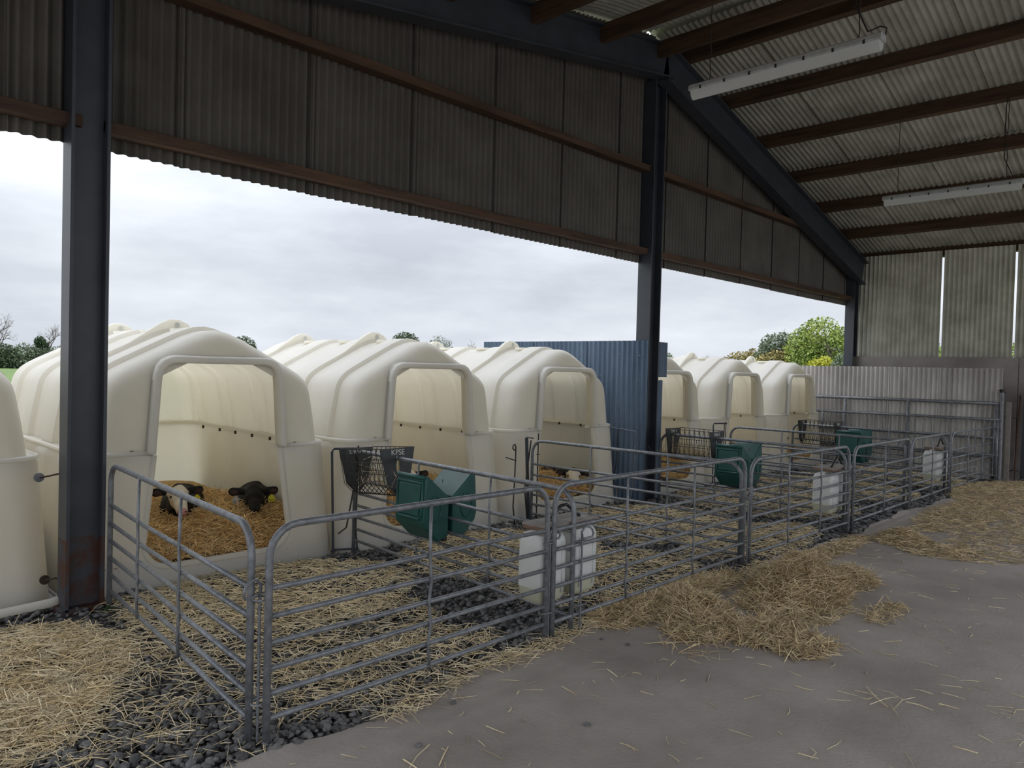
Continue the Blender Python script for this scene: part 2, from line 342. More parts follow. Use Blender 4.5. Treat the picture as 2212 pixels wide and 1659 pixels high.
# ------------------------------------------------------------------ hutches
def sect(t, w=1.0, ):
    pass
NP = 40
UP = [(.865, .93), (.855, 1.02), (.83, 1.18), (.80, 1.34), (.785, 1.40), (.755, 1.455), (.70, 1.505), (.62, 1.552), (.40, 1.668), (.20, 1.772), (.10, 1.812), (.05, 1.825), (0, 1.83)]
def resample(pts, n):
    P = np.array(pts, float); d = np.r_[0, np.cumsum(np.hypot(*np.diff(P, axis=0).T))]
    t = np.linspace(0, d[-1], n); return np.c_[np.interp(t, d, P[:, 0]), np.interp(t, d, P[:, 1])]
full = [(x_, z_) for x_, z_ in UP]+[(-x_, z_) for x_, z_ in UP[-2::-1]]
SEC = resample(full, 2*NP+1)                       # right joint -> ridge -> left joint
cen = np.array([0, .93])
def band(y):
    # raised bands over the arch
    tr = 0.0
    for (a, b_) in ((.31, .57), (.86, 1.17), (1.59, 1.88), (2.27, 2.56)):
        s_ = .022; up_ = min(max((y-a)/s_, 0), 1)*min(max((b_-y)/s_, 0), 1); tr = max(tr, up_)
    return tr
def hutch_upper():
    D = 2.72; R = .13; rings = []
    yy = sorted(set([0, .004, .012, .025, .045, .07, .10, .13, .2]+[q+w for q in (.31, .86, 1.59, 2.27) for w in (-.012, 0, .011, .022, .034)]+[q-w for q in (.57, 1.17, 1.88, 2.56) for w in (-.012, 0, .011, .022, .034)]+[.45, .72, 1.0, 1.38, 1.75, 2.08, 2.42, 2.62, 2.66, 2.69, 2.71, 2.72]))
    for y in yy:
        e = 0
        if y < R: e = R*(1-math.sqrt(max(0, 1-((R-y)/R)**2)))
        if y > D-R: e = R*(1-math.sqrt(max(0, 1-((y-D+R)/R)**2)))
        off = -e+0.034*band(y)
        s = SEC.copy()
        tx = np.gradient(s[:, 0]); tz = np.gradient(s[:, 1]); L = np.hypot(tx, tz); nx, nz = tz/L, -tx/L
        sgn = np.sign(nx*s[:, 0]+nz*(s[:, 1]-.9)); nx *= sgn; nz *= sgn
        s[:, 0] += nx*off; s[:, 1] += nz*off
        s[0, 1] = s[-1, 1] = .93; s[:, 1] = np.maximum(s[:, 1], .93)
        rings.append([(p[0], y+.08, p[1]) for p in s])
    N = 2*NP+1
    # front wall: strip from ring 0 to the opening loop
    op = []
    W, T, c = .475, 1.575, .09
    o_pts = [(W+.0, .93), (W-.035, T-c)]+[(W-.04-c+c*math.cos(a), T-c+c*math.sin(a)) for a in np.linspace(0, PI/2, 8)]
    o_pts = o_pts+[(-x_, z_) for x_, z_ in o_pts[::-1]]
    dn = resample(o_pts, 4000); da = np.arctan2(dn[:, 1]-.93, dn[:, 0]); r0 = np.array([(p[0], p[2]) for p in rings[0]]); ra = np.arctan2(r0[:, 1]-.93, r0[:, 0])
    da[0] = 0; da[-1] = PI; ra[0] = 0; ra[-1] = PI
    O = np.c_[np.interp(ra, da, dn[:, 0]), np.interp(ra, da, dn[:, 1])]
    # match parametrisation by angle
    b = MB()
    vs = [v for rg in rings for v in rg]; fs = []
    for i in range(len(rings)-1):
        for k in range(N-1): fs.append((i*N+k, i*N+k+1, (i+1)*N+k+1, (i+1)*N+k))
    base = len(vs)
    hood = [(0.05, -.00, 0), (0.055, -.035, 0), (.045, -.05, 0), (0.012, -.052, 0), (0.0, -.04, 0), (0, .05, 0)]
    # hood profile: outward offset, y
    tx = np.gradient(O[:, 0]); tz = np.gradient(O[:, 1]); L = np.hypot(tx, tz); nx, nz = tz/L, -tx/L
    sg = np.sign(nx*O[:, 0]+nz*(O[:, 1]-.9)); nx *= sg; nz *= sg; nz[0] = nz[-1] = 0
    hp = [(.060, .12), (.058, .021), (.054, -.03), (.040, -.045), (.012, -.045), (0, -.03), (0, .06)]
    for (oo, y) in hp:
        for k in range(N):
            vs.append((O[k, 0]+nx[k]*oo, y+.06, max(.93, O[k, 1]+nz[k]*oo)))
    for j in range(len(hp)-1):
        for k in range(N-1): fs.append((base+j*N+k, base+j*N+k+1, base+(j+1)*N+k+1, base+(j+1)*N+k))
    # join ring0 (y=.06) to hood first row (y=.16 would be inside) -> connect to second row
    for k in range(N-1): fs.append((k, k+1, base+N+k+1, base+N+k))
    # rear wall
    last = (len(rings)-1)*N; fs.append(tuple(last+k for k in range(N)))
    b.add(vs, fs); return b
def lower_plan(z):
    # plan outline from the front right opening edge round the back to the front left opening edge
    t = min(max(z/.93, 0), 1); hw = 1.0-.065*t; yf = 0.0+.05*t; yb = 2.86-.05*t; R = .20
    return hw, yf, yb, R
def open_half(z):
    if z >= .30: return .56-.075*(z-.30)/.63
    if z >= .12:
        return .38+math.sqrt(max(0, .18**2-(.30-z)**2)) if z < .30 else .56
    return .0
def hutch_lower():
    zs = [-.02, .0, .05, .10, .119, .1201, .13, .15, .18, .22, .26, .30, .45, .60, .75, .86, .90, .93, .945]
    rings = []
    for z in zs:
        hw, yf, yb, R = lower_plan(z)
        if z < 0.12: hw += 0
        ow = open_half(z) if z >= .12 else 0.0
        if z >= .12 and z < .121: ow = .38
        e = 0
        if z > .9: e = .02*(z-.9)/.045*1.0
        hw -= e; yf += e; yb -= e
        n_s = 8; pts = []
        for a in np.linspace(0, 1, 7): pts.append((ow+(hw-R-ow)*a, yf))
        for a in np.linspace(-PI/2, 0, n_s)[1:]: pts.append((hw-R+R*math.cos(a), yf+R+R*math.sin(a)))
        nrib = 56
        for i in range(1, nrib):
            y = yf+R+(yb-yf-2*R)*i/nrib; pts.append((hw+.022*band(y+.0)*(1 if z < .93 else 0)*(1 if z > .0 else .3), y))
        for a in np.linspace(0, PI/2, n_s): pts.append((hw-R+R*math.cos(a), yb-R+R*math.sin(a)))
        pts.append((0, yb))
        left = [(-x_, y_) for x_, y_ in pts[:-1]][::-1]
        rings.append([(x_, y_, z) for x_, y_ in pts+left])
    N = len(rings[0]); b = MB(); vs = [v for rg in rings for v in rg]; fs = []
    for i in range(len(rings)-1):
        for k in range(N-1): fs.append((i*N+k, i*N+k+1, (i+1)*N+k+1, (i+1)*N+k))
        if zs[i+1] < .12: fs.append((i*N+N-1, i*N, (i+1)*N, (i+1)*N+N-1))
    b.add(vs, fs); return b
def make_hutch(label):
    t = thing('calf_hutch', (0, 0, 0), label, 'calf hutch', group='white plastic calf hutches in a row')
    for nm, mb in (('upper_shell', hutch_upper()), ('lower_shell', hutch_lower())):
        bm_ = mb
        o = bm_.build(nm, 'hutch', t, smooth=True)
        bme = bmesh.new(); bme.from_mesh(o.data); bmesh.ops.remove_doubles(bme, verts=bme.verts, dist=.0006); bmesh.ops.recalc_face_normals(bme, faces=bme.faces); bme.to_mesh(o.data); bme.free()
        o.data.shade_smooth(); o.data.set_sharp_from_angle(angle=math.radians(55))
        sd = o.modifiers.new('solid', 'SOLIDIFY'); sd.thickness = .022 if nm == 'upper_shell' else .03; sd.offset = -1
    # rounded cap on the sill and the opening posts of the lower half
    pts = [(open_half(z)-.005, .018+.05*z/.93, z) for z in (.92, .75, .6, .45, .32, .30, .26, .22, .18, .15, .13)]
    pts = pts+[(.35, .02, .122), (0, .02, .12)]
    pts = pts+[(-x_, y_, z_) for x_, y_, z_ in pts[-2::-1]]
    MB().tube(pts, .026, 8).build('opening_lip', 'hutch', t, smooth=True)
    pl_ = []
    hw, yf, yb, R = lower_plan(.93)
    for a in np.linspace(-PI/2, 0, 7): pl_.append((hw-R+R*math.cos(a)-.006, yf+R+R*math.sin(a)+.006))
    for a in np.linspace(0, PI/2, 7): pl_.append((hw-R+R*math.cos(a)-.006, yb-R+R*math.sin(a)-.006))
    pl_ = [(.50, yf+.006)]+pl_; pl_ = pl_+[(-x_, y_) for x_, y_ in pl_[::-1]]
    MB().tube([(x_, y_, .938) for x_, y_ in pl_], .017, 8).build('top_lip', 'hutch', t, smooth=True)
    # ledge where the lower half meets the upper
    ring = []
    hw, yf, yb, R = lower_plan(.93)
    for sgn in (1, -1):
        pl = [(sgn*.50, yf+.02)]+[(sgn*(hw-R+R*math.cos(a)-.02), yf+R+R*math.sin(a)+.02) for a in np.linspace(-PI/2, 0, 7)]+[(sgn*(hw-.02), yb-R)]+[(sgn*(hw-R+R*math.cos(a)-.02), yb-R+R*math.sin(a)-.02) for a in np.linspace(0, PI/2, 7)]+[(0, yb-.02)]
        vs = []; fs = []
        for i, (x_, y_) in enumerate(pl):
            c = Vector((0, 1.4)); d = Vector((x_, y_))-c; inn = c+d*(1-.13/d.length)
            if i == 0: inn = Vector((sgn*.44, yf+.10))
            vs += [(x_, y_, .925), (x_, y_, .945), (inn.x, inn.y, .945), (inn.x, inn.y, .915)]
        for i in range(len(pl)-1):
            for k in range(4): fs.append((4*i+k, 4*i+(k+1) % 4, 4*i+4+(k+1) % 4, 4*i+4+k))
        fs += [(0, 1, 2, 3), tuple(4*(len(pl)-1)+k for k in (3, 2, 1, 0))]
        MB().add(vs, fs).build('seam_ledge', 'hutch', t, smooth='auto')
        for yy in (.5, .85, 1.2, 1.55, 1.9, 2.3):
            MB().cyl((sgn*.80, yy, .895), .012, .03, 8).build('bolt', 'bolt', t)
        MB().cyl((sgn*.62, .085, .945), .013, .012, 8).build('bolt', 'bolt', t)
    # lifting fins across the ridge
    for yy in (.93, 2.33):
        prof = [(-.62, 1.57), (-.40, 1.70), (-.22, 1.83), (-.12, 1.90), (-.05, 1.935), (0.03, 1.935), (.10, 1.905), (.18, 1.82), (.26, 1.755), (.26, 1.70), (0, 1.80), (-.3, 1.66)]
        o = MB().prism(prof, 'y', yy+.06-.028, yy+.06+.028).build('lifting_fin', 'hutch', t, smooth='auto'); bevel(o, .012, 3)
        MB().cyl((0.01, yy+.06-.031, 1.89), .022, .062, 12, 'y').build('fin_eye', 'can', t)
    for yy in (.68, 1.36, 2.06):
        c = MB().cyl((0, yy+.06, 1.76), .085, .065, 24).build('vent_neck', 'hutch', t, smooth='auto')
        c2 = MB().cyl((0, yy+.06, 1.822), .125, .028, 24).build('vent_cap', 'hutch', t, smooth='auto'); bevel(c2, .008, 2)
    MB().box((-1.03, -.02, -.035), (1.03, 2.88, -.012)).build('base_flange', 'hutch', t)
    return t
HX = [.42, 2.49, 4.51, 6.54, 8.70, 10.76, 12.83]
HY = [5.46, 5.40, 5.38, 5.40, 5.40, 5.40, 5.40]
HL = ['white calf hutch at the far left edge, cut off by the picture',
      'white calf hutch just right of the near steel column, two calves in view',
      'white calf hutch behind the nearest green feeder and hay rack',
      'white calf hutch beside the blue corrugated sheet wall',
      'white calf hutch half hidden by the middle steel column',
      'white calf hutch second from the far end of the row',
      'white calf hutch at the far end of the row beside the corrugated partition']
h0 = make_hutch(HL[0]); hutches = [h0]
for i in range(1, 7): hutches.append(copy_tree(h0))
for i, h in enumerate(hutches):
    h.location = (HX[i], HY[i], 0.0); h.rotation_euler.z = [0.01, -.012, .005, .012, 0, .008, -.006][i]; h['label'] = HL[i]

# ------------------------------------------------------------------ sheet walls outside
t = thing('blue_sheet_wall', (7.70, 5.15, 0), 'blue corrugated sheet wall standing between the hutches by the middle column', 'sheet wall')
y = 0.02
for k in range(3):
    sheet('blue_sheet', t, 'sheet_blue', (0.0, y, 0), (0, 1, 0), (0, 0, 1), (-1, 0, 0), 0.99, 0.0, 1.985)
    for zz in (.45, .75, 1.1, 1.5, 1.8):
        for q in range(3): MB().cyl((-.014, y+.12+q*.3, zz+.02*q), .008, .006, 8, 'x').build('screw', 'galv', t)
    y += 0.96
MB().box((.015, .3, .4), (.045, 2.9, .5)).build('rail', 'wood', t); MB().box((.015, .3, 1.6), (.045, 2.9, 1.7)).build('rail', 'wood', t)
t = thing('dark_sheet', (7.98, 5.36, 0), 'dark blue corrugated sheet fixed upright beside the middle steel column', 'sheet')
sheet('metal_sheet', t, 'sheet_blue', (-.02, -.12, 0), (1, 0, 0), (0, 0, 1), (0, -1, 0), .14, 0.0, 1.50)
sheet('metal_sheet', t, 'sheet_blue', (-.02, -.13, 0), (1, 0, 0), (0, 0, 1), (0, -1, 0), .20, 1.54, 1.98)
t = thing('sheet_partition', (14.05, 5.4, 0), 'low pale corrugated sheet partition behind the gates at the far right', 'partition')
yy = 2.69-5.4
for k in range(7):
    sheet('metal_sheet', t, 'sheet_low', (0.004*(k % 2), yy, 0), (0, 1, 0), (0, 0, 1), (-1, 0, 0), 0.86, 0.0, 1.80, amp=.018); yy += 0.85

# ------------------------------------------------------------------ hurdles
RZS = [.655, .535, .425, .315, .21, .105]
def hurdle(p0, p1, label, stays=(.5,), top=.915, group='galvanised pen hurdles', name='hurdle', rails=RZS, wav=0.006):
    rails = [z_*top/.915 for z_ in rails]
    p0, p1 = Vector((*p0, 0)), Vector((*p1, 0)); d = p1-p0; L = d.length; a = math.atan2(d.y, d.x)
    t = thing(name, p0, label, 'hurdle', a, group)
    R = .13; pts = [(0, 0, -.02), (0, 0, top-R)]+[(R-R*math.cos(q), 0, top-R+R*math.sin(q)) for q in np.linspace(0, PI/2, 7)[1:]]
    pts += [(L-x_, 0, z_) for x_, _, z_ in pts[::-1]]
    MB().tube(pts, .0165, 10).build('frame', 'galv', t, smooth=True)
    for z in rails:
        MB().tube([(0, 0, z), (L*.33, rnd.uniform(-wav, wav)*.5, z+rnd.uniform(-wav, wav)), (L*.66, 0, z+rnd.uniform(-wav, wav)), (L, 0, z)], .0125, 8).build('rail', 'galv', t, smooth=True)
    for s in stays:
        x_ = L*s; pts = [(x_, -.012, top)]+[(x_+(.008 if i % 2 else -.006), -.017, z) for i, z in enumerate(rails)]
        MB().tube(pts, .0085, 6).build('stay', 'galv', t, smooth=True)
    return t
hurdle((1.524, 2.865), (3.275, 2.865), 'front hurdle nearest the camera, with one upright stay', (.49,))
hurdle((3.325, 2.855), (5.745, 2.88), 'front hurdle second from the left, with two stays beside the near water cans', (.30, .655))
hurdle((5.84, 2.875), (7.92, 2.835), 'third front hurdle from the left, in front of the second white water can', (.33, .66), top=.89)
hurdle((8.06, 2.835), (9.93, 2.84), 'fourth front hurdle from the left, right of the second water can', (.5,), top=.87)
hurdle((9.99, 2.84), (11.69, 2.84), 'fifth front hurdle from the left, in front of the farthest water can', (.5,), top=.86)
hurdle((11.78, 2.84), (13.98, 2.78), 'front hurdle at the far right end against the partition post', (.35, .7), top=.86)
hurdle((1.64, 5.17), (1.475, 2.925), 'left end hurdle running from the near steel column to the corner', (.30, .62))
hurdle((3.63, 5.37), (3.51, 2.86), 'dividing hurdle carrying the nearest hay rack and green feeder', (.37, .70), top=.865)
hurdle((5.70, 5.22), (5.785, 2.93), 'plain dividing hurdle between the near and middle feeders', (.33, .7), top=.86)
hurdle((7.95, 5.12), (7.97, 2.89), 'dividing hurdle carrying the middle hay rack and feeder', (.34, .7), top=.84)
hurdle((9.93, 5.22), (9.96, 2.90), 'plain dividing hurdle between the middle and far feeders', (.33, .66), top=.84)
hurdle((11.80, 5.12), (11.74, 2.90), 'dividing hurdle carrying the farthest hay rack and feeder', (.35, .66), top=.83)

def pin(x, y, ang, label, h=.60, s=1.0):
    t = thing('hurdle_pin', (x, y, 0), label, 'pin', ang, 'drop pins joining the hurdles')
    MB().tube([(0, 0, .0), (0, 0, h)], .0065, 8).build('rod', 'galv', t)
    lp = [(0, 0, h), (0.004, 0, h+.035), (-.018, 0, h+.062), (-.05, 0, h+.065), (-.078, 0, h+.045), (-.09, 0, h+.015), (-.08, 0, h-.002), (-.04, 0, h-.006), (-.002, 0, h-.006)]
    MB().tube(lp, .007, 8).build('handle_loop', 'galv', t, smooth=True)
    for z in (h-.02, .17):
        ringp = [(.024*math.cos(q)*1.9+.012, .024*math.sin(q), z+.004*math.sin(q)) for q in np.linspace(0, 2*PI, 13)[:-1]]
        MB().tube(ringp, .0045, 6, closed=True).build('eye_ring', 'galv', t)
    return t
pin(1.503, 2.90, .3, 'drop pin with loop at the near corner of the pens', .63)
pin(3.30, 2.862, PI, 'drop pin with loop left of the near water can')
pin(3.56, 2.83, PI-.2, 'drop pin with loop right of the near water can post', .58)
pin(5.80, 2.87, PI, 'drop pin with loop beside the second and third front hurdles')
pin(8.01, 2.85, PI*.6, 'drop pin with loop at the middle feeder divider')
pin(9.965, 2.85, PI, 'drop pin with loop between the fourth and fifth front hurdles')
pin(11.74, 2.85, PI, 'drop pin with loop left of the farthest front hurdle')

# ------------------------------------------------------------------ hay racks
def text_part(name, txt, size, loc, rot, parent, mt='letter', ext=.001):
    c = bpy.data.curves.new(name, 'FONT'); c.body = txt; c.size = size; c.extrude = ext; c.align_x = 'CENTER'; c.align_y = 'CENTER'
    tmp = bpy.data.objects.new('tmp', c); COL.objects.link(tmp)
    dg = bpy.context.evaluated_depsgraph_get(); me = bpy.data.meshes.new_from_object(tmp.evaluated_get(dg))
    bpy.data.objects.remove(tmp); me.materials.clear(); me.materials.append(M[mt])
    o = bpy.data.objects.new(name, me); o.location = loc; o.rotation_euler = rot; return link(o, parent)
def hay_rack(x, ya, yb, label, la, lb, T=.93, rx=0.0):
    # straddles a divider; end plates across it at ya (near) and yb (far)
    t = thing('hay_rack', (x, (ya+yb)/2, 0), label, 'hay rack', 0, 'hay racks hung over the dividers'); t.rotation_euler.x = -rx; t.location.y -= rx*.8
    h = (yb-ya)/2; B1, B0, W, wb = T-.29, T-.375, .168, .105
    for sy, txt in ((-1, lb), (1, la)):
        yy = sy*h
        for sx in (-1, 1):
            prof = [(sx*.016, T), (sx*W, T), (sx*wb, B1), (sx*.016, B0)]
            prof = prof if sx > 0 else prof[::-1]
            MB().prism(prof, 'y', yy-.004, yy+.004).build('end_plate', 'rackplate', t)
        MB().box((-.02, yy-.0045, T-.065), (.02, yy+.0045, T)).build('plate_bridge', 'rackplate', t)
        text_part('letters', txt, .062 if len(txt) < 6 else .044, (0, yy-.0055, T-.035), (PI/2, 0, 0), t)
    wires = [((-W, T), (-wb, B1), (-.02, B0)), ((W, T), (wb, B1), (.02, B0))]
    nw = 9
    for pr_ in wires:
        b = MB()
        for i in range(nw+1):
            yy = -h+2*h*i/nw
            sh = .03
            b.tube([(pr_[0][0], yy, pr_[0][1]), (pr_[1][0], yy+sh, pr_[1][1]), (pr_[2][0], yy+sh, pr_[2][1])], .0028, 4)
            if i: b.tube([(pr_[0][0], yy, pr_[0][1]), (pr_[1][0], yy-sh, pr_[1][1]), (pr_[2][0], yy-sh, pr_[2][1])], .0028, 4)
        for zz in (T, T-.11, T-.20, B1): 
            s_ = (T-zz)/(T-B1); xx = pr_[0][0]+(pr_[1][0]-pr_[0][0])*s_
            b.tube([(xx, -h, zz), (xx, h, zz)], .004 if zz == T else .003, 5)
        b.tube([(pr_[2][0], -h, B0), (pr_[2][0], h, B0)], .0035, 5)
        b.build('wire_mesh', 'wire', t)
    return t
hay_rack(3.595, 4.73, 5.30, 'dark hay rack nearest the camera, behind the near green feeder', 'TEFRA.DK', 'KPSE', .925, .09)
hay_rack(7.955, 4.36, 4.95, 'dark hay rack right of the middle steel column', '25RA', 'K661', .92)
hay_rack(11.785, 4.40, 4.96, 'dark hay rack farthest away, before the last hutch', '2UP', 'VAS1', .90)

# ------------------------------------------------------------------ green feeders
def feeder(x, yc, zt, label, L=.27):
    t = thing('feeder', (x, yc, 0), label, 'feeder', 0, 'green double feeders hung over the dividers')
    for sx in (-1, 1):
        z0 = zt
        prof = [(.018*sx, z0-.165), (.215*sx, z0), (.235*sx, z0-.005), (.255*sx, z0-.31), (.24*sx, z0-.36), (.115*sx, z0-.48), (.02*sx, z0-.45)]
        prof = prof if sx < 0 else prof[::-1]
        o = MB().prism(prof, 'y', -L, L).build('hopper', 'green', t, smooth='auto'); bevel(o, .018, 3)
        # raised rim frame and inner panel on the outer face
        xf0 = sx*.315; 
        fr = []
        P = lambda yy, zz: (sx*(.238+(z0-zz)*.062), yy, zz)
        loop = [P(-L+.025, z0-.05), P(L-.025, z0-.05), P(L-.025, z0-.27), P(L-.05, z0-.305), P(-L+.05, z0-.305), P(-L+.025, z0-.27)]
        MB().tube(loop, .013, 8, closed=True).build('rim', 'green', t, smooth=True)
        MB().tube([P(-L+.01, z0-.012), P(L-.01, z0-.012)], .016, 8).build('top_roll', 'green', t, smooth=True)
        a = .012
        vs = [Vector(P(-L+.04, z0-.065)), Vector(P(L-.04, z0-.065)), Vector(P(L-.05, z0-.285)), Vector(P(-L+.05, z0-.285))]
        vs2 = [v+Vector((sx*.010, 0, 0)) for v in vs]
        o = MB().add(vs+vs2, [(0,1,2,3),(4,5,6,7),(0,4,5,1),(1,5,6,2),(2,6,7,3),(3,7,4,0)]).build('flap', 'green', t); bevel(o, .008, 3)
        oval = [(sx*.15+.055*math.cos(q)*1.0, -L-.002, z0-.24+.09*math.sin(q)) for q in np.linspace(0, 2*PI, 25)[:-1]]
        MB().tube(oval, .006, 6, closed=True).build('end_emboss', 'green', t, smooth=True)
    MB().box((-.018, -L+.06, zt-.50), (.018, L-.06, zt-.17)).build('bracket', 'wire', t)
    MB().tube([(-.09, -L-.005, zt-.03), (-.09, -L-.005, zt-.05)], .004, 4).build('hook', 'wire', t)
    return t
feeder(3.565, 4.215, .825, 'green double feeder nearest the camera, hung beside the near hay rack', .165)
feeder(7.97, 4.08, .80, 'green feeder right of the middle hay rack', .165)
feeder(11.78, 4.15, .79, 'green feeder farthest away, below the far hay rack', .18)

# ------------------------------------------------------------------ water cans
def can_mb(w, d, h, z0, z1):
    R = .035; pl = []
    for cx_, cy_, a0 in ((w/2-R, d/2-R, 0), (-w/2+R, d/2-R, PI/2), (-w/2+R, -d/2+R, PI), (w/2-R, -d/2+R, 1.5*PI)):
        pl += [(cx_+R*math.cos(a0+q), cy_+R*math.sin(a0+q)) for q in np.linspace(0, PI/2, 5)]
    n = len(pl); zs = [z0+(z1-z0)*q for q in (0, .03, .1, .5, .9, 1)]
    return pl, zs
def water_can(x, y, zb, label, w, d, h, grp):
    t = thing('water_can', (x, y, zb), label, 'water can', 0, grp)
    pl, _ = can_mb(w, d, h, 0, h); n = len(pl)
    def loft(levels):
        vs = []; fs = []
        for z, s in levels: vs += [(p[0]*s, p[1]*s, z) for p in pl]
        for i in range(len(levels)-1):
            for k in range(n): fs.append((i*n+k, i*n+(k+1) % n, (i+1)*n+(k+1) % n, (i+1)*n+k))
        fs += [tuple(range(n))[::-1], tuple((len(levels)-1)*n+k for k in range(n))]
        return MB().add(vs, fs)
    wl_ = h*.22
    loft([(0, .80), (.03, .93), (.08, .98), (wl_, 1.0)]).build('lower_body', 'canwater', t, smooth='auto')
    loft([(wl_+.0005, 1.0), (h*.6, 1.0), (h-.07, .99), (h-.03, .95), (h, .82)]).build('body', 'can', t, smooth='auto')
    for sx in (-.27, .27):
        for sy in (-1, 1): MB().tube([(sx*w, sy*d/2, .05), (sx*w, sy*d/2, h-.05)], .007, 6).build('rib', 'can', t, smooth=True)
    for sx in (-.55, 0.0, .55): MB().cyl((sx*w*.6, -d*.0, h-.004), .022, .03, 12).build('neck', 'can', t, smooth='auto')
    return t
def lid(x, y, z, w, d, label):
    t = thing('lid_board', (x, y, z), label, 'board', rnd.uniform(-.05, .05), 'plywood boards on the water cans')
    o = MB().box((-w/2, -d/2, 0), (w/2, d/2, .012)).build('board', 'ply', t); 
    MB().box((-w/2+.004, -d/2+.003, -.022), (w/2-.004, d/2-.003, 0)).build('lower_board', 'plyedge', t)
    return t
def strap(x, y, z, w, label):
    pts = [(-w/2, 0, 0), (-w/2+.02, 0, .01), (-w*.30, 0, .045), (-w*.12, .0, .085), (.02, 0, .09), (w*.22, 0, .06), (w*.38, 0, .02), (w/2, 0, .006)]
    o = MB().tube(pts, .011, 8).build('rubber_strap', 'rubber', None, smooth=True); o.location = (x, y, z); tag(o, label, 'strap', 'black straps over the water cans'); return o
for (x, y, zb, w1, d1, h1, nm) in ((3.53, 2.99, .205, .245, .20, .405, 'nearest'), (7.965, 3.02, .20, .245, .20, .40, 'middle'), (11.75, 3.02, .19, .245, .20, .41, 'farthest')):
    water_can(x-.15, y, zb, f'white water can on the left of the {nm} feeder divider', w1, d1, h1, 'white water cans')
    water_can(x+.152, y, zb, f'white water can on the right of the {nm} feeder divider', w1, d1, h1, 'white water cans')
    lid(x, y-.01, zb+h1+.052, .50, .20, f'weathered plywood board on the {nm} pair of water cans')
    strap(x-.03, y-.06, zb+h1+.075, .30, f'black rubber strap arching over the {nm} water cans')

# ------------------------------------------------------------------ brackets, rods between hutches
def stand(x, y, label):
    t = thing('hutch_bracket', (x, y, 0), label, 'bracket', 0, 'steel brackets between the hutches')
    MB().tube([(-.10, .09, .02), (-.115, .09, .45), (-.13, .09, .86), (-.11, .09, .885), (.09, .0, .885)], .010, 6).build('strap_arm', 'steel', t)
    MB().tube([(.045, .01, .885), (.04, .01, .55), (-.02, .02, .22), (-.08, .05, .17)], .007, 6).build('rod', 'wire', t)
    MB().tube([(.07, 0, .91), (.065, 0, .5), (.06, 0, .2), (.08, 0, .03)], .007, 6).build('rod', 'wire', t)
    MB().tube([(-.10, .09, .03), (.09, 0, .03)], .009, 6).build('foot_bar', 'steel', t)
    return t
stand(3.56, 5.33, 'steel bracket right of the two-calf hutch beside the near hay rack')
stand(9.82, 5.28, 'steel bracket in front of the hutch second from the far end')
t = thing('angle_iron', (5.69, 5.30, 0), 'dark leaning angle iron in front of the hutch by the blue wall', 'angle iron')
MB().tube([(.06, 0, .0), (.03, 0, .45), (0, 0, .88)], .024, 4).build('bar', 'steel', t)
MB().tube([(0, 0, .885), (.10, -.01, .87)], .008, 5).build('top_arm', 'galv', t); MB().tube([(.06, -.01, .85), (-.03, -.02, .35), (.02, -.02, 0.01)], .008, 6).build('brace', 'wire', t)
t = thing('steel_rod', (5.83, 5.26, 0), 'thin upright steel rod beside the leaning angle iron', 'rod')
MB().tube([(0, 0, 0), (0, 0, .92)], .007, 6).build('shaft', 'bolt', t)
for z in (.15, .70): MB().tube([(-.03, 0, z), (.03, 0, z)], .004, 5).build('cross_tie', 'bolt', t)
t = thing('looped_rod', (5.47, 5.24, 0), 'thin dark rod with a looped top between the third and fourth hutches', 'rod')
MB().tube([(.01, 0, 0), (-.02, 0, .2), (-.005, 0, .5), (.0, 0, .80), (-.015, 0, .83), (-.04, 0, .82), (-.045, 0, .79), (-.025, 0, .77), (0, 0, .775)], .007, 6).build('shaft', 'wire', t, smooth=True)
MB().tube([(-.12, .02, .70), (.01, 0, .66)], .006, 6).build('arm', 'wire', t)
t = thing('wire_frame', (7.60, 5.24, 0), 'thin wire frame hanging on the blue sheet wall', 'wire frame')
MB().tube([(-.0, .5, .90), (0, .02, .87), (-.01, .03, .2), (-.03, .05, .02)], .006, 6).build('wire', 'galv', t)
MB().tube([(-.0, .28, .88), (0, .30, .4), (-.0, .34, .25), (0, .28, .16)], .006, 6).build('wire', 'wire', t)
# bolt eyes and rods on the left hutch
for i, (z, lab) in enumerate(((.82, 'upper round washer with tie rod on the left edge hutch'), (.15, 'lower round washer with tie rod on the left edge hutch'))):
    t = thing('tie_rod', (1.315+.04*i, 5.46, z), lab, 'tie rod', 0, 'tie rods on the left hutch')
    MB().cyl((0, 0.03, 0), .030, .012, 20, 'y').build('washer', 'galv' if i == 0 else 'bolt', t)
    MB().tube([(0, .02, 0), (.05, 0, .01), (.16, -.03, .035 if i == 0 else -.03)], .006, 6).build('rod', 'bolt', t)
# steel rod end visible behind the near column
# ------------------------------------------------------------------ gates and posts against the far partition
def yard_gate(x, y0, y1, zs, posts, label, rad=.024, bars=None, name='yard_gate', brad=.007):
    t = thing(name, (x, y0, 0), label, 'gate')
    L = y1-y0
    for z in zs: MB().tube([(0, 0, z), (0, L*.5, z-.006), (0, L, z-.02)], rad if z == zs[0] else rad*.8, 8).build('rail', 'galv', t, smooth=True)
    for p in posts: MB().tube([(0, p-y0, 0), (0, p-y0, zs[0])], rad, 8).build('post', 'galv', t, smooth=True)
    if bars:
        for i in range(bars): MB().tube([(-.01, L*(i+.5)/bars, zs[-1]), (-.01, L*(i+.5)/bars, zs[0])], brad, 5).build('bar', 'galv', t)
    return t
yard_gate(13.96, 2.72, 6.3, [1.24, .98, .68, .38], (2.74, 4.05, 5.1), 'tall galvanised gate of round rails against the far partition', .028)
yard_gate(13.84, 2.68, 5.5, [.985, .70, .42, .10], (2.70, 5.45), 'mesh gate with many thin upright bars before the far partition', .017, 22, 'mesh_gate')
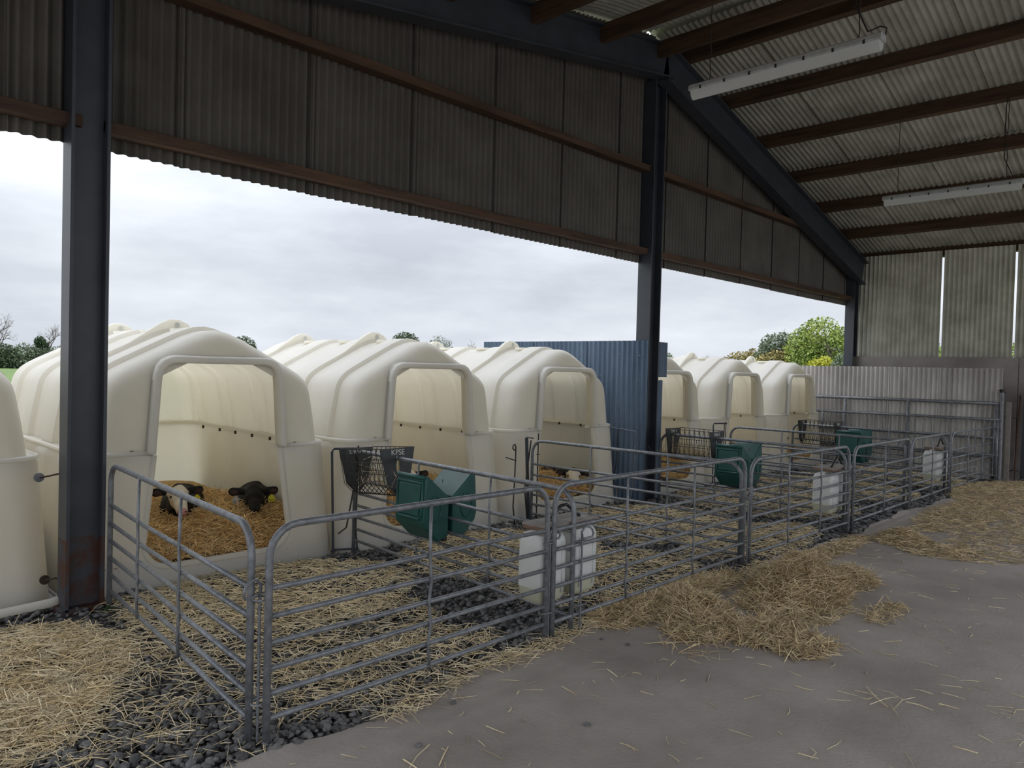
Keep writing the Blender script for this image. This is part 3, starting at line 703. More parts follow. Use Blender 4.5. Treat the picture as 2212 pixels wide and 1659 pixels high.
t = thing('gate_post', (13.97, 2.68, 0), 'galvanised post at the far end of the front hurdles', 'post')
MB().cyl((0, 0, 0), .03, 1.42, 12).build('tube', 'galv', t, smooth='auto'); MB().cyl((0, 0, 1.42), .035, .05, 10).build('cap', 'wire', t)
MB().tube([(-.05, .02, 1.46), (0, 0, 1.40), (.1, -.02, 1.42)], .015, 6).build('binding', 'rubber', t)
o = MB().box((-.012, -.035, 0), (.012, .035, 1.27)).build('plank', 'red'); o.location = (14.06, 2.60, 0); tag(o, 'narrow grey board standing beside the far gate post', 'plank'); bevel(o, .004)
t = thing('hay_fork', (14.30, 2.53, 0), 'thin wooden handled fork leaning on the concrete wall', 'fork')
MB().tube([(0, 0, .16), (.20, .0, 1.38)], .013, 8).build('handle', 'girt', t)
MB().tube([(0, -.10, 0.0), (0, -.11, .09), (0, -.06, .155), (0, 0, .17), (0, .06, .155), (0, .11, .09), (0, .10, .0)], .006, 6).build('tine', 'wire', t, smooth=True)
MB().tube([(0, 0, .17), (0, 0, .0)], .006, 6).build('tine', 'wire', t)
t = thing('steel_post', (14.42, 2.43, 0), 'dark blue-grey steel post leaning by the concrete wall at the right edge', 'post')
ibeam_mb((0, 0, 0), (.04, -.01, 1.47), (1, 0, 0), .10, .10, .012, .01).build('shaft', 'steel', t)

# ------------------------------------------------------------------ stones
def stone_mesh(seed):
    q = np.random.RandomState(seed); bm = bmesh.new(); bmesh.ops.create_icosphere(bm, subdivisions=1, radius=1)
    for v in bm.verts: v.co *= q.uniform(.72, 1.18)
    for v in bm.verts: v.co.x *= 1.0; v.co.y *= .78; v.co.z *= .5
    me = bpy.data.meshes.new('stone'); bm.to_mesh(me); bm.free(); me.materials.append(M['stone']); return me
SM = [stone_mesh(i) for i in range(14)]
SV = [np.array([v.co[:] for v in me.vertices]) for me in SM]; SF = [np.array([p.vertices[:] for p in me.polygons]) for me in SM]
def region_pts(n, x0, x1, y0, y1): return np.c_[rs.uniform(x0, x1, n), rs.uniform(y0, y1, n)]
P = np.vstack([region_pts(9500, -.6, 4.2, 2.74, 5.5), region_pts(2600, .3, 2.6, 2.74, 3.5), region_pts(6500, 4.2, 8.2, 2.74, 5.5), region_pts(4200, 8.2, 14.0, 2.74, 5.5)])
keep = np.array([(p[1] > edge_y(p[0])-.01+rs.uniform(-.03, .05)) for p in P]); P = P[keep]
size = np.where(P[:, 0] > 8, .026, np.where(P[:, 0] > 4.2, .022, .0185))*rs.uniform(.6, 1.45, len(P))
zz = rs.uniform(-.03, .008, len(P))
dist = np.hypot(P[:, 0], P[:, 1]); azd = np.degrees(np.arctan2(P[:, 1], P[:, 0]))
vis = (azd < 78) & (azd > 12) & (zz > -.008)
rank = np.where(vis, dist/size*.018, 1e9)
idx = np.argsort(rank)[:300]; single = np.zeros(len(P), bool); single[idx] = True
def rot_mats(n, tilt=.6):
    a = rs.uniform(0, 2*PI, n); bx = rs.normal(0, tilt*.6, n); by = rs.normal(0, tilt*.6, n)
    ca, sa = np.cos(a), np.sin(a); cb, sb = np.cos(bx), np.sin(bx); cc, sc = np.cos(by), np.sin(by)
    Rz = np.zeros((n, 3, 3)); Rz[:, 0, 0] = ca; Rz[:, 0, 1] = -sa; Rz[:, 1, 0] = sa; Rz[:, 1, 1] = ca; Rz[:, 2, 2] = 1
    Rx = np.zeros((n, 3, 3)); Rx[:, 0, 0] = 1; Rx[:, 1, 1] = cb; Rx[:, 1, 2] = -sb; Rx[:, 2, 1] = sb; Rx[:, 2, 2] = cb
    Ry = np.zeros((n, 3, 3)); Ry[:, 1, 1] = 1; Ry[:, 0, 0] = cc; Ry[:, 0, 2] = sc; Ry[:, 2, 0] = -sc; Ry[:, 2, 2] = cc
    return Rz@Rx@Ry
for i in idx:
    o = bpy.data.objects.new('stone', SM[rnd.randrange(14)]); o.location = (P[i, 0], P[i, 1], zz[i]+.004); s = size[i]*1.1
    o.scale = (s, s, s); o.rotation_euler = (rnd.gauss(0, .3), rnd.gauss(0, .3), rnd.uniform(0, 6.28)); link(o, bed)
def fast_mesh(name, V, F, mt, parent=None):
    me = bpy.data.meshes.new(name); nf = len(F); k = F.shape[1]
    me.vertices.add(len(V)); me.vertices.foreach_set('co', V.astype(np.float32).ravel())
    me.loops.add(nf*k); me.loops.foreach_set('vertex_index', F.astype(np.int32).ravel())
    me.polygons.add(nf); me.polygons.foreach_set('loop_start', np.arange(0, nf*k, k, dtype=np.int32))
    me.update(calc_edges=True); me.materials.append(M[mt] if isinstance(mt, str) else mt)
    o = bpy.data.objects.new(name, me); return link(o, parent)
rest = np.where(~single)[0]; VV = []; FF = []; off = 0
var = rs.randint(0, 14, len(rest)); R_ = rot_mats(len(rest))
for k in range(14):
    sel = np.where(var == k)[0]; ids = rest[sel]
    v = np.einsum('nij,vj->nvi', R_[sel], SV[k])*size[ids][:, None, None]*1.1
    v += np.c_[P[ids], zz[ids]][:, None, :]
    nv = SV[k].shape[0]; VV.append(v.reshape(-1, 3))
    FF.append((SF[k][None]+(off+np.arange(len(ids))*nv)[:, None, None]).reshape(-1, 3)); off += len(ids)*nv
o = fast_mesh('gravel_stones', np.vstack(VV), np.vstack(FF), 'stone', bed); o['kind'] = 'stuff'
# a few loose stones on the concrete
for i, (x, y) in enumerate(((3.56, 2.66), (3.60, 2.50), (2.03, 2.72), (2.28, 2.70), (1.98, 2.42), (2.65, 2.05), (4.2, 1.9), (2.35, 2.62))):
    o = bpy.data.objects.new('loose_stone', SM[i]); o.location = (x, y, .006); s = .014+.004*(i % 3); o.scale = (s, s, s); link(o)
    tag(o, 'small dark stone lying loose on the concrete floor', 'stone', 'loose stones on the concrete')

# ------------------------------------------------------------------ straw
def straws(name, pts, lens, rad, mt, tilt=.25, label=None, cat='straw', parent=None, bend=.25):
    n = len(pts); L = lens
    a = rs.uniform(0, 2*PI, n); el = rs.normal(0, tilt, n)
    d = np.c_[np.cos(a)*np.cos(el), np.sin(a)*np.cos(el), np.sin(el)]
    up = np.c_[np.zeros(n), np.zeros(n), np.ones(n)]; s = np.cross(d, up); s /= np.linalg.norm(s, axis=1)[:, None]+1e-9; w = np.cross(s, d)
    bdir = s*rs.normal(0, 1, n)[:, None]+w*np.abs(rs.normal(0, .5, n))[:, None]; bl = (L*bend*rs.uniform(0, 1, n)*.5)[:, None]
    P0 = pts-d*(L/2)[:, None]; P1 = pts+bdir*bl; P2 = pts+d*(L/2)[:, None]
    rr = (rad*rs.uniform(.6, 1.3, n))[:, None]
    V = np.zeros((n, 9, 3))
    for j, Pj in enumerate((P0, P1, P2)):
        for k in range(3):
            an = 2*PI*k/3; V[:, j*3+k] = Pj+(s*math.cos(an)+w*math.sin(an))*rr*(1 if j != 2 else .6)
    f1 = []
    for j in range(2):
        for k in range(3): f1.append((j*3+k, j*3+(k+1) % 3, (j+1)*3+(k+1) % 3, (j+1)*3+k))
    F = (np.array(f1)[None]+(np.arange(n)*9)[:, None, None]).reshape(-1, 4)
    V = V.reshape(-1, 3)
    o = fast_mesh(name, V, F, mt, parent); o['kind'] = 'stuff'
    if label: tag(o, label, cat)
    return o
def patch(n, cx, cy, rx, ry, h, pw=.5):
    rr = rs.uniform(0, 1, n)**pw; a = rs.uniform(0, 2*PI, n)
    x = cx+rr*np.cos(a)*rx; y = cy+rr*np.sin(a)*ry
    z = .006+rs.uniform(0, 1, n)**.7*h*np.clip(1-rr**1.6, .04, 1)
    return np.c_[x, y, z]
def heightpatch_mound(cx, cy, rx, ry, h, name, label, mt='straw_bed'):
    n = 24; vs = []; fs = []
    for i in range(n+1):
        for j in range(n+1):
            a, b_ = -1+2*i/n, -1+2*j/n; q = math.hypot(a, b_)
            vs.append((cx+a*rx, cy+b_*ry, max(-.02, h*(max(0, 1-q**1.5))-.012+.012*math.sin(i*2.3)*math.cos(j*1.7)*(q < .9))))
    for i in range(n):
        for j in range(n): fs.append((i*(n+1)+j, (i+1)*(n+1)+j, (i+1)*(n+1)+j+1, i*(n+1)+j+1))
    o = MB().add(vs, fs).build(name, mt, None, smooth=True); return o
# pens: thin litter over the gravel
def clip_region(p, f_): return p[np.array([f_(q) for q in p])]
A = np.vstack([patch(2600, 2.6, 4.7, 1.0, .75, .05), patch(1700, 2.3, 3.9, .9, .7, .03), patch(900, 2.3, 3.2, .9, .35, .02), patch(500, 1.9, 4.8, .5, .5, .02),
               patch(2400, 4.6, 4.5, .95, .8, .04), patch(1600, 4.7, 3.5, 1.0, .6, .03),
               patch(2300, 6.7, 4.4, 1.1, .9, .04), patch(1500, 6.8, 3.3, 1.1, .45, .03),
               patch(1900, 8.9, 4.2, 1.0, 1.1, .04), patch(2000, 10.9, 4.2, 1.0, 1.2, .05), patch(2200, 13.0, 4.2, 1.1, 1.3, .05)])
A = clip_region(A, lambda q: 2.85 < q[1] < 5.42 and q[0] > 1.55)
straws('pen_straw', A+np.c_[np.zeros(len(A)), np.zeros(len(A)), np.full(len(A), .006)], rs.uniform(.05, .19, len(A)), .0023, 'straw', .18, 'pale straw scattered over the gravel inside the pens')
# left foreground patches outside the pens
A = np.vstack([patch(3000, .98, 4.45, .55, .65, .05), patch(2600, .55, 3.75, .62, .45, .05), patch(700, 1.1, 3.9, .5, .8, .02), patch(160, 1.2, 3.3, .5, .6, .01), patch(300, 1.12, 3.83, .10, .06, .02)])
A = clip_region(A, lambda q: q[1] < 5.42 and q[0] < 1.6)
straws('loose_straw', A, rs.uniform(.06, .22, len(A)), .0022, 'straw', .2, 'thick straw lying on the gravel at the left edge')
# piles on the concrete
pil = [(5.45, 2.27, .50, .33, .30, 3800), (5.15, 2.25, .45, .30, .12, 1400), (6.02, 2.12, .28, .18, .13, 900), (4.12, 2.82, .42, .20, .06, 1300), (4.42, 2.55, .30, .20, .13, 1500), (4.22, 2.35, .34, .22, .08, 1000), (4.40, 2.05, .30, .20, .06, 1000), (4.36, 1.78, .26, .16, .04, 420), (4.95, 2.83, .55, .14, .05, 1500), (5.05, 1.95, .38, .13, .02, 240), (5.4, 1.66, .30, .10, .02, 140), (3.9, 2.25, .25, .2, .01, 60)]
A = np.vstack([patch(n_, a_, b_, c_, d_, e_) for a_, b_, c_, d_, e_, n_ in pil])
h1 = heightpatch_mound(5.45, 2.27, .40, .26, .24, 'straw_mound', ''); h1['kind'] = 'stuff'; tag(h1, 'packed core of the straw pile on the concrete', 'straw')
straws('straw_pile', A, rs.uniform(.06, .22, len(A)), .0026, 'straw_dull', .42, 'swept pile of straw on the concrete before the pens')
A = np.vstack([patch(1100, 7.95, 2.32, .30, .2, .13), patch(420, 7.75, 1.95, .35, .35, .03), patch(1700, 10.2, 2.3, 1.6, .35, .02), patch(4200, 12.6, 2.0, 1.7, 1.0, .04), patch(1300, 9.3, 1.6, 1.8, .5, .01), patch(700, 6.9, 2.62, 1.0, .12, .02), patch(900, 11, 1.2, 2.2, .7, .01)])
straws('far_straw', A, rs.uniform(.07, .20, len(A)), .003, 'straw_dull', .22, 'dull straw spread over the concrete at the far right')
# sparse single straws on the concrete
n_ = 520; X = rs.uniform(1.2, 8.5, n_); Y = rs.uniform(.3, 2.75, n_); A = np.c_[X, Y, np.full(n_, .004)]
straws('straw_litter', A, rs.uniform(.025, .13, n_), .0021, 'straw', .02, 'single straws dotted over the concrete floor')
A = np.array([[1.92, 2.34, .006], [1.86, 2.30, .005], [2.0, 2.28, .005], [3.93, 1.20, .006], [3.95, 1.24, .008], [3.88, 1.15, .006], [3.98, 1.12, .006], [4.02, 1.2, .01]])
straws('long_straws', A, np.array([.22, .14, .16, .2, .24, .18, .2, .15]), .0026, 'straw', .02, 'few long straws lying bare on the near concrete')
xs_ = rs.uniform(2.0, 6.0, 1100); A = np.c_[xs_, np.array([edge_y(q) for q in xs_])+rs.normal(0, .05, 1100), np.full(1100, .01)+rs.uniform(0, .02, 1100)]
straws('edge_straw', A, rs.uniform(.05, .18, len(A)), .002, 'straw', .15, 'straw caught along the concrete edge under the front hurdles')

# bedding in each hutch
def bedding(cx, cy, label, n=2600, hh=.22):
    W, D = .88, 2.55; N = 26; vs = []; fs = []
    def H(a, b_):
        return .09+hh*min(1, max(0, (b_-.0)/.55))**.8+.05*math.sin(a*4+cx)*math.sin(b_*3.1+cx)+.06*max(0, -a-.3)
    for i in range(N+1):
        for j in range(N+1):
            a = -W+2*W*i/N; b_ = .08+D*j/N; vs.append((cx+a, cy+b_, H(a, b_)))
    for i in range(N):
        for j in range(N): fs.append((i*(N+1)+j, (i+1)*(N+1)+j, (i+1)*(N+1)+j+1, i*(N+1)+j+1))
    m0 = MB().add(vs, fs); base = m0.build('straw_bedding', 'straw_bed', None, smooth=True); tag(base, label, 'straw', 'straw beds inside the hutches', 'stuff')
    a = rs.uniform(-W, W, n); b_ = .08+D*rs.uniform(0, 1, n)**1.6*.8; z = np.array([H(p, q) for p, q in zip(a, b_)])+rs.uniform(0, .035, n)
    straws('bedding_stalks', np.c_[cx+a, cy+b_, z], rs.uniform(.06, .20, n), .0030, 'straw_gold', .42, None, parent=base)
    return H
BL = ['golden straw bed in the hutch at the left edge', 'golden straw bed under the two calves in the near hutch', 'golden straw bed in the hutch behind the nearest feeder', 'golden straw bed in the hutch by the blue wall', 'golden straw bed in the hutch right of the middle column', 'golden straw bed in the second last hutch', 'golden straw bed in the last hutch of the row']
HH = []
for i in range(7):
    HH.append(bedding(HX[i], HY[i], BL[i], (300, 6500, 2600, 2600, 2400, 1800, 1500)[i], (.2, .19, .24, .18, .26, .18, .18)[i]))
# straw tangled in the hay racks
for i, (x, y) in enumerate(((3.57, 4.85), (7.955, 4.65), (11.79, 4.66))):
    n_ = (80, 260, 90)[i]; A = np.c_[x+rs.normal(0, .04, n_), y+rs.normal(.08 if i == 0 else 0, .2, n_), .62+np.abs(rs.normal(0, .05 if i else .10, n_))]
    o = straws('rack_hay', A, rs.uniform(.05, .2, n_), .0022, 'straw_dull', .5, ('wisps of hay caught in the nearest hay rack', 'hay lying in the bottom of the middle hay rack', 'hay lying in the farthest hay rack')[i], 'hay')

# ------------------------------------------------------------------ calves
def calf(loc, rz, label, face='black', head_pitch=0.0, head_yaw=0.0, body=True, size=1.0, tags=(None, None), mirror=1, neck=.0):
    t = thing('calf', loc, label, 'calf', rz); t.scale = (size,)*3
    bm = bmesh.new()
    def ell(c, r_, rot=(0, 0, 0)):
        mtx = Matrix.Translation(Vector(c)) @ (Matrix.Rotation(rot[2], 4, 'Z') @ Matrix.Rotation(rot[1], 4, 'Y') @ Matrix.Rotation(rot[0], 4, 'X')) @ Matrix.Diagonal((*r_, 1))
        bmesh.ops.create_icosphere(bm, subdivisions=3, radius=1, matrix=mtx)
    HC = Vector((.52, 0, .40+neck))
    Rh = Matrix.Rotation(head_yaw, 4, 'Z') @ Matrix.Rotation(head_pitch, 4, 'Y')
    Hm = Matrix.Translation(HC) @ Rh
    def hell(c, r_, rot=(0, 0, 0)):
        mtx = Hm @ Matrix.Translation(Vector(c)) @ (Matrix.Rotation(rot[2], 4, 'Z') @ Matrix.Rotation(rot[1], 4, 'Y') @ Matrix.Rotation(rot[0], 4, 'X')) @ Matrix.Diagonal((*r_, 1))
        bmesh.ops.create_icosphere(bm, subdivisions=3, radius=1, matrix=mtx)
    # trunk
    ell((0, 0, .19), (.33, .18, .18)); ell((-.25, 0, .18), (.20, .19, .18)); ell((.22, 0, .20), (.19, .165, .185))
    ell((-.30, .12, .11), (.18, .09, .12)); ell((-.30, -.12, .11), (.18, .09, .12))          # folded hind legs
    ell((-.12, .21, .05), (.15, .04, .04)); ell((-.12, -.21, .05), (.15, .04, .04))
    ell((.30, .11, .07), (.13, .05, .06)); ell((.30, -.11, .07), (.13, .05, .06)); ell((.42, .10, .035), (.10, .032, .03)); ell((.42, -.10, .035), (.10, .032, .03))
    ell((.36, 0, .27+neck*.4), (.16, .095, .125), (0, -.75, 0)); ell((.45, 0, .35+neck*.8), (.12, .08, .095), (0, -.7, 0))
    ell((-.45, .04, .12), (.03, .03, .10))
    # head
    hell((0, 0, .01), (.085, .078, .085)); hell((.05, 0, .0), (.085, .070, .072)); hell((.12, 0, -.035), (.085, .053, .055)); hell((.18, 0, -.055), (.052, .048, .044))
    hell((-.01, 0, .065), (.05, .05, .045)); hell((.08, 0, -.06), (.08, .045, .035))
    for s in (-1, 1):
        hell((-.03, s*.115, .035), (.030, .070, .034), (s*.12, 0, s*-.15)); hell((-.025, s*.165, .035), (.022, .045, .042), (s*.25, 0, 0))
    me = bpy.data.meshes.new('body'); bm.to_mesh(me); bm.free()
    inv = Hm.inverted()
    m = bpy.data.materials.new('calf_coat'); m.use_nodes = True; tn = m.node_tree; bs = tn.nodes['Principled BSDF']; bs.inputs['Roughness'].default_value = .75; bs.inputs['Specular IOR Level'].default_value = .3
    bs.inputs['Base Color'].default_value = (.013, .011, .010, 1)
    tcx = nn(tn, 'ShaderNodeTexCoord')
    nb = nn(tn, 'ShaderNodeTexNoise', Scale=120.0, Detail=3.0); bp = nn(tn, 'ShaderNodeBump', Strength=.35, Distance=.006)
    tn.links.new(tcx.outputs['Object'], nb.inputs[0]); tn.links.new(nb.outputs['Fac'], bp.inputs['Height']); tn.links.new(bp.outputs[0], bs.inputs['Normal'])
    if face == 'white':
        # white blaze: distance from a point on the face, broken by noise; pink muzzle
        c1 = Hm @ Vector((.09, 0, .0)); c2 = Hm @ Vector((.225, 0, -.055))
        prev = None
        def dist_mask(c, r0, soft):
            vm = nn(tn, 'ShaderNodeVectorMath', operation='DISTANCE'); vm.inputs[1].default_value = c
            tn.links.new(tcx.outputs['Object'], vm.inputs[0])
            nz = nn(tn, 'ShaderNodeTexNoise', Scale=14.0); tn.links.new(tcx.outputs['Object'], nz.inputs[0])
            ad = nn(tn, 'ShaderNodeMath', operation='MULTIPLY_ADD'); ad.inputs[1].default_value = .05; tn.links.new(nz.outputs['Fac'], ad.inputs[0]); tn.links.new(vm.outputs['Value'], ad.inputs[2])
            mr_ = nn(tn, 'ShaderNodeMapRange'); mr_.inputs['From Min'].default_value = r0+.025; mr_.inputs['From Max'].default_value = r0+.025+soft; mr_.inputs['To Min'].default_value = 1; mr_.inputs['To Max'].default_value = 0
            tn.links.new(ad.outputs[0], mr_.inputs[0]); return mr_.outputs[0]
        mx = nn(tn, 'ShaderNodeMix', data_type='RGBA'); mx.inputs[6].default_value = (.013, .011, .010, 1); mx.inputs[7].default_value = (.78, .70, .58, 1); tn.links.new(dist_mask(c1, .125, .01), mx.inputs[0])
        mx2 = nn(tn, 'ShaderNodeMix', data_type='RGBA'); tn.links.new(mx.outputs[2], mx2.inputs[6]); mx2.inputs[7].default_value = (.60, .30, .27, 1); tn.links.new(dist_mask(c2, .035, .02), mx2.inputs[0])
        tn.links.new(mx2.outputs[2], bs.inputs['Base Color'])
    me.materials.append(m)
    o = bpy.data.objects.new('body', me); link(o, t)
    rm = o.modifiers.new('remesh', 'REMESH'); rm.mode = 'VOXEL'; rm.voxel_size = .011; rm.use_smooth_shade = True
    sm = o.modifiers.new('smooth', 'SMOOTH'); sm.factor = .5; sm.iterations = 5
    def hp(c): return Hm @ Vector(c)
    for s in (-1, 1):
        e = MB(); bmE = bmesh.new(); bmesh.ops.create_icosphere(bmE, subdivisions=2, radius=.0125, matrix=Hm @ Matrix.Translation(Vector((.062, s*.066, .022))))
        mE = bpy.data.meshes.new('eye'); bmE.to_mesh(mE); bmE.free(); mE.materials.append(M['rubber']); mE.shade_smooth(); link(bpy.data.objects.new('eye', mE), t)
        bmE = bmesh.new(); bmesh.ops.create_icosphere(bmE, subdivisions=2, radius=1, matrix=Hm @ Matrix.Translation(Vector((.225, s*.020, -.048))) @ Matrix.Diagonal((.006, .009, .006, 1)))
        mE = bpy.data.meshes.new('nostril'); bmE.to_mesh(mE); bmE.free(); mE.materials.append(M['ink']); link(bpy.data.objects.new('nostril', mE), t)
        bmE = bmesh.new(); bmesh.ops.create_icosphere(bmE, subdivisions=2, radius=1, matrix=Hm @ Matrix.Translation(Vector((-.0, s*.162, .033))) @ Matrix.Rotation(s*.2, 4, 'X') @ Matrix.Diagonal((.008, .036, .024, 1)))
        mE = bpy.data.meshes.new('ear_inside'); bmE.to_mesh(mE); bmE.free(); mE.materials.append(M['calf_ear']); mE.shade_smooth(); link(bpy.data.objects.new('ear_inside', mE), t)
        ck = tags[0] if s < 0 else tags[1]
        if ck:
            tg = MB().prism([(s*.145-.012, .012), (s*.145-.012, .005), (s*.145-.028, -.012), (s*.145-.028, -.052), (s*.145+.028, -.052), (s*.145+.028, -.012), (s*.145+.012, .005), (s*.145+.012, .012)], 'x', .024, .027)
            tg.v = [tuple(Hm @ Vector(v)) for v in tg.v]; ob = tg.build('ear_tag', ck, t)
            tx = text_part('tag_number', '70010', .019, (0, 0, 0), (0, 0, 0), ob, 'ink', .0004)
            tx.matrix_local = Hm @ Matrix.Translation(Vector((.0282, s*.145, -.038))) @ Matrix.Rotation(PI/2, 4, 'Z') @ Matrix.Rotation(PI/2, 4, 'X')
    return t
calf((3.30, 6.50, .095), math.radians(-118), 'black calf lying in the near hutch facing out, with grey and yellow ear tags', 'black', .10, 0.08, tags=('tag_w', 'tag_y'), neck=-.05)
calf((2.74, 6.78, .09), math.radians(-115), 'white-faced black calf lying at the left inside the near hutch', 'white', .22, .25, tags=(None, 'tag_y'), neck=-.03)
calf((4.82, 6.34, .08), math.radians(-115), 'white-faced calf behind the near hay rack with a yellow-tagged ear', 'white', .1, 0, tags=('tag_y', 'tag_y'), neck=0)
calf((5.19, 6.24, .0), math.radians(-95), 'dark calf mostly hidden behind the near green feeder', 'black', .1, -.2, tags=('tag_y', 'tag_y'), neck=-.10)
calf((7.20, 6.15, -.01), math.radians(-118), 'white-faced black calf lying in the hutch by the blue wall', 'white', .15, -.35, tags=('tag_w', None), neck=-.07)
calf((11.1, 5.95, .02), math.radians(-120), 'black calf lying low in the second last hutch', 'black', .3, 0, size=.85, neck=-.12)
calf((12.9, 5.95, .08), math.radians(-150), 'black calf lying in the last hutch below the far hay rack', 'black', .2, 0, tags=(None, 'tag_y'), neck=0)

# ------------------------------------------------------------------ small outdoor bits
pipe = MB().tube([(.55, 5.30, .03), (1.0, 5.32, .03), (1.35, 5.35, .035), (1.5, 5.40, .05)], .028, 10).build('white_pipe', 'hutch', None, smooth=True); tag(pipe, 'white pipe lying along the foot of the left edge hutch', 'pipe')
weed = MB()
for i in range(60):
    a = rnd.uniform(0, 6.28); q = rnd.uniform(0, .05); x_, y_ = 1.60+q*math.cos(a), 5.06+q*math.sin(a); h_ = rnd.uniform(.015, .05)
    weed.add([(x_, y_, 0), (x_+.006, y_+.003, 0), (x_+rnd.uniform(-.02, .02), y_+rnd.uniform(-.02, .02), h_)], [(0, 1, 2)])
w_ = weed.build('weed', 'leaf_ivy'); tag(w_, 'tiny green weed at the foot of the near column', 'weed', kind='stuff')

# ------------------------------------------------------------------ trees
def pol(az, D): a = math.radians(az); return D*math.cos(a), D*math.sin(a)
def leaves(blobs, n, size, seed):
    q = np.random.RandomState(seed); w = np.array([b_[3]*b_[4]*b_[5] for b_ in blobs])**.7; w = w/w.sum(); ch = q.choice(len(blobs), n, p=w); B = np.array(blobs)[ch]
    d = q.normal(size=(n, 3)); d /= np.linalg.norm(d, axis=1)[:, None]; rr = q.uniform(.35, 1.06, n)**.6
    P_ = B[:, :3]+d*B[:, 3:6]*rr[:, None]
    a = q.normal(size=(n, 3)); a /= np.linalg.norm(a, axis=1)[:, None]; c = np.cross(a, q.normal(size=(n, 3))); c /= np.linalg.norm(c, axis=1)[:, None]
    s = (size*q.uniform(.5, 1.4, n))[:, None]
    V = np.stack([P_-a*s, P_+c*s*.6, P_+a*s, P_-c*s*.6], 1).reshape(-1, 3); F = np.arange(4*n).reshape(-1, 4); return V, F
def branches(base, h, rad, depth, seed, spread=.62, lean=0):
    q = random.Random(seed); b = MB()
    def rec(p, d, L, r_, k):
        pts = [p]; dd = d.copy(); rr_ = [r_]
        for i in range(3):
            dd = (dd+Vector((q.gauss(0, .16), q.gauss(0, .16), q.gauss(.05, .08)))).normalized(); pts.append(pts[-1]+dd*L/3); rr_.append(r_*(1-.13*(i+1)))
        b.tube(pts, rr_, 5 if k > 2 else 4, cap=False)
        if k == 0: return
        for j in range(q.choice((2, 3, 3))):
            nd = (dd+Vector((q.gauss(0, spread), q.gauss(0, spread), q.gauss(.05, spread*.5)))).normalized(); rec(pts[-1 if j else 2], nd, L*q.uniform(.6, .82), r_*.58, k-1)
    rec(Vector((0, 0, 0)), Vector((lean, 0, 1)).normalized(), h*.34, rad, depth); return b
def tree(az, D, blobs, n, size, leafm, label, name='tree', trunk=(3, .2, 3), seed=1, group=None, z0=-.12):
    x_, y_ = pol(az, D); t = thing(name, (x_, y_, z0), label, 'tree' if name != 'hedge' else 'hedge', math.radians(az)+PI, group)
    if n:
        V, F = leaves(blobs, n, size, seed); fast_mesh('foliage', V, F, leafm, t)
    if trunk: branches(None, trunk[0], trunk[1], trunk[2], seed).build('trunk', 'bark', t)
    return t
D = 120; e = D*.0005
def B(*a): return list(a)
# in tree frames: x towards/away from camera, y across (positive = image right), z up
tree(78.6, 120, [], 0, 0, None, 'bare twisted tree at the far left edge', trunk=(7.6, .22, 6), seed=5)
tree(76.2, 120, [(0, -.5, 2.6, .8, .9, 1.4), (0, -.8, 3.6, .6, .7, .8)], 1600, .14, 'leaf_ivy', 'bare tree with an ivy covered trunk left of the near column', trunk=(7.0, .16, 6), seed=9)
for i, (az, hh, mt_) in enumerate(((79.9, 2.7, 'leaf_dark'), (78.6, 3.3, 'leaf_dark'), (77.4, 3.4, 'leaf_grey'), (76.4, 2.7, 'leaf_dark'), (75.4, 3.2, 'leaf_grey'), (74.3, 3.0, 'leaf_dark'))):
    tree(az, 118, [(0, 0, hh*.45, 1.5, 1.9, hh*.55), (0, -1.2, hh*.35, 1.2, 1.2, hh*.4), (0, 1.1, hh*.4, 1.2, 1.2, hh*.45)], 2600, .16, mt_, ('dark hedge clump at the far left edge of the field', 'tall dark hedge clump under the bare twisted tree', 'olive hedge clump between the two bare trees', 'dark hedge clump under the ivy clad tree', 'thin grey hedge clump beside the near column', 'dark hedge clump hidden behind the near column')[i], 'hedge', None, 20+i)
tree(64.1, 110, [(0, 0, 3.9, 1.2, 1.8, 1.3), (0, .8, 3.2, 1, 1.2, 1)], 1700, .13, 'leaf_dark', 'small dark tree above the near hutch roof', trunk=(4.5, .15, 4), seed=31)
tree(61.3, 110, [], 0, 0, None, 'tiny bare treetop above the near hutch shoulder', trunk=(3.8, .10, 5), seed=33)
tree(52.4, 110, [(0, 0, 4.9, 1.6, 2.1, 1.7), (0, 1.8, 4.0, 1.3, 1.3, 1.2), (0, -2.2, 3.8, 1.2, 1.6, 1.2)], 3400, .15, 'leaf_dark', 'round dark tree above the second hutch, left of the pale tree', trunk=(5, .2, 4), seed=35)
tree(49.9, 110, [(0, 0, 4.2, 1.4, 2.0, 2.0), (0, 1.7, 3.4, 1.2, 1.2, 1.3)], 700, .14, 'leaf_grey', 'pale half bare tree right of the round dark tree', trunk=(6.2, .15, 6), seed=37)
tree(47.3, 110, [(0, 0, 3.6, 1.2, 1.6, 1.2)], 260, .12, 'leaf_grey', 'small bare tree just left of the blue sheet wall', trunk=(5.0, .12, 6), seed=39)
tree(32.6, 100, [(0, 0, 3.2, 1.2, 1.2, 1.1)], 700, .14, 'leaf_grey', 'small grey treetop right of the middle column', trunk=(4, .12, 4), seed=41)
tree(29.7, 100, [], 0, 0, None, 'bare small tree above the hutches at mid distance', trunk=(4.6, .10, 6), seed=43)
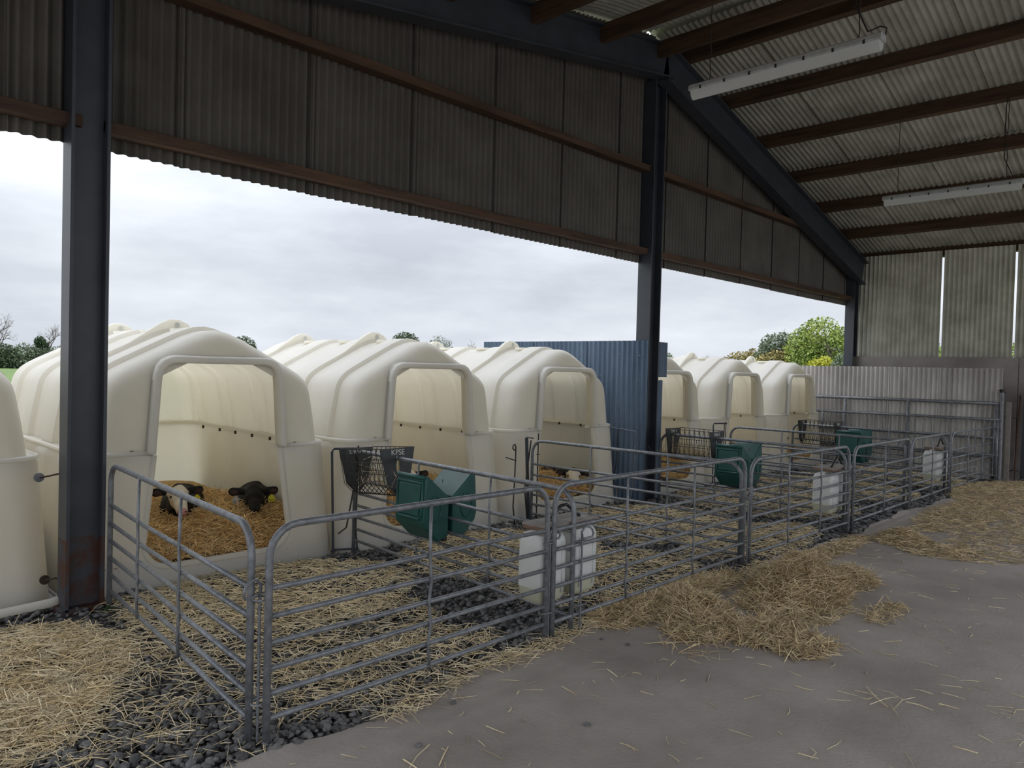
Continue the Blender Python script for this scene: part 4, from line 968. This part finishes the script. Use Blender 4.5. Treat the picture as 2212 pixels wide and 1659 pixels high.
tree(27.0, 95, [(0, 0, 2.9, 1.6, 2.6, 1.6), (0, 1.4, 3.6, 1.2, 1.6, 1.3), (0, -2.4, 2.3, 1.3, 1.6, 1.0)], 3600, .15, 'leaf_rust', 'rusty brown tree at the left of the autumn trees', trunk=(4, .2, 3), seed=45)
tree(24.6, 92, [(0, 0, 4.9, 1.8, 2.2, 1.9), (0, 1.6, 4.0, 1.8, 2.0, 2.2), (0, -.8, 3.4, 1.8, 2.0, 2.0)], 6000, .15, 'leaf_grey', 'tall grey-green tree in the middle of the autumn trees', trunk=(6.5, .25, 5), seed=47)
tree(24.2, 90, [(0, -1.0, 2.7, 1.8, 2.4, 1.8), (0, 1.6, 4.2, 1.6, 1.8, 1.5)], 4200, .15, 'leaf_rust', 'brown-leaved tree in front of the tall grey-green tree', trunk=None, seed=49)
tree(21.8, 88, [(0, 0, 5.9, 2.0, 2.5, 2.3), (0, -1.6, 4.6, 1.8, 2.2, 2.4), (0, 1.8, 4.5, 1.8, 2.0, 2.2), (0, 0, 3.0, 2, 3.0, 2.0)], 8500, .15, 'leaf_green', 'big bright green and yellow tree left of the far corner column', trunk=(7, .3, 5), seed=51)
tree(21.9, 82, [(0, 0, 2.0, 1.2, 1.5, 1.5), (0, .6, 3.0, .7, .8, .8)], 2600, .13, 'leaf_yellow', 'bright yellow shrub at the foot of the big green tree', trunk=None, seed=53, name='shrub')
tree(20.2, 80, [(0, 0, 1.9, 1.3, 1.4, 2.1)], 2600, .13, 'leaf_grey', 'grey-green rounded bush beside the far corner column', trunk=None, seed=55, name='shrub')
tree(19.3, 90, [(0, 0, 4.5, 1.8, 2.2, 2.4), (0, 0, 2.6, 1.8, 2.2, 2.2)], 4200, .15, 'leaf_green', 'green tree hidden partly by the far corner column', trunk=(7, .2, 5), seed=57)
for i, az in enumerate((17.2, 15.0, 12.6, 10.2)):
    tree(az, 86, [(0, 0, 2.5, 1.8, 2.4, 2.3), (0, 0, 4.2, 1.5, 1.8, 1.2)], 2200, .17, ('leaf_yellow', 'leaf_green')[i % 2], 'tree seen only through the gaps of the far side wall', trunk=None, seed=60+i, group='trees behind the far wall')
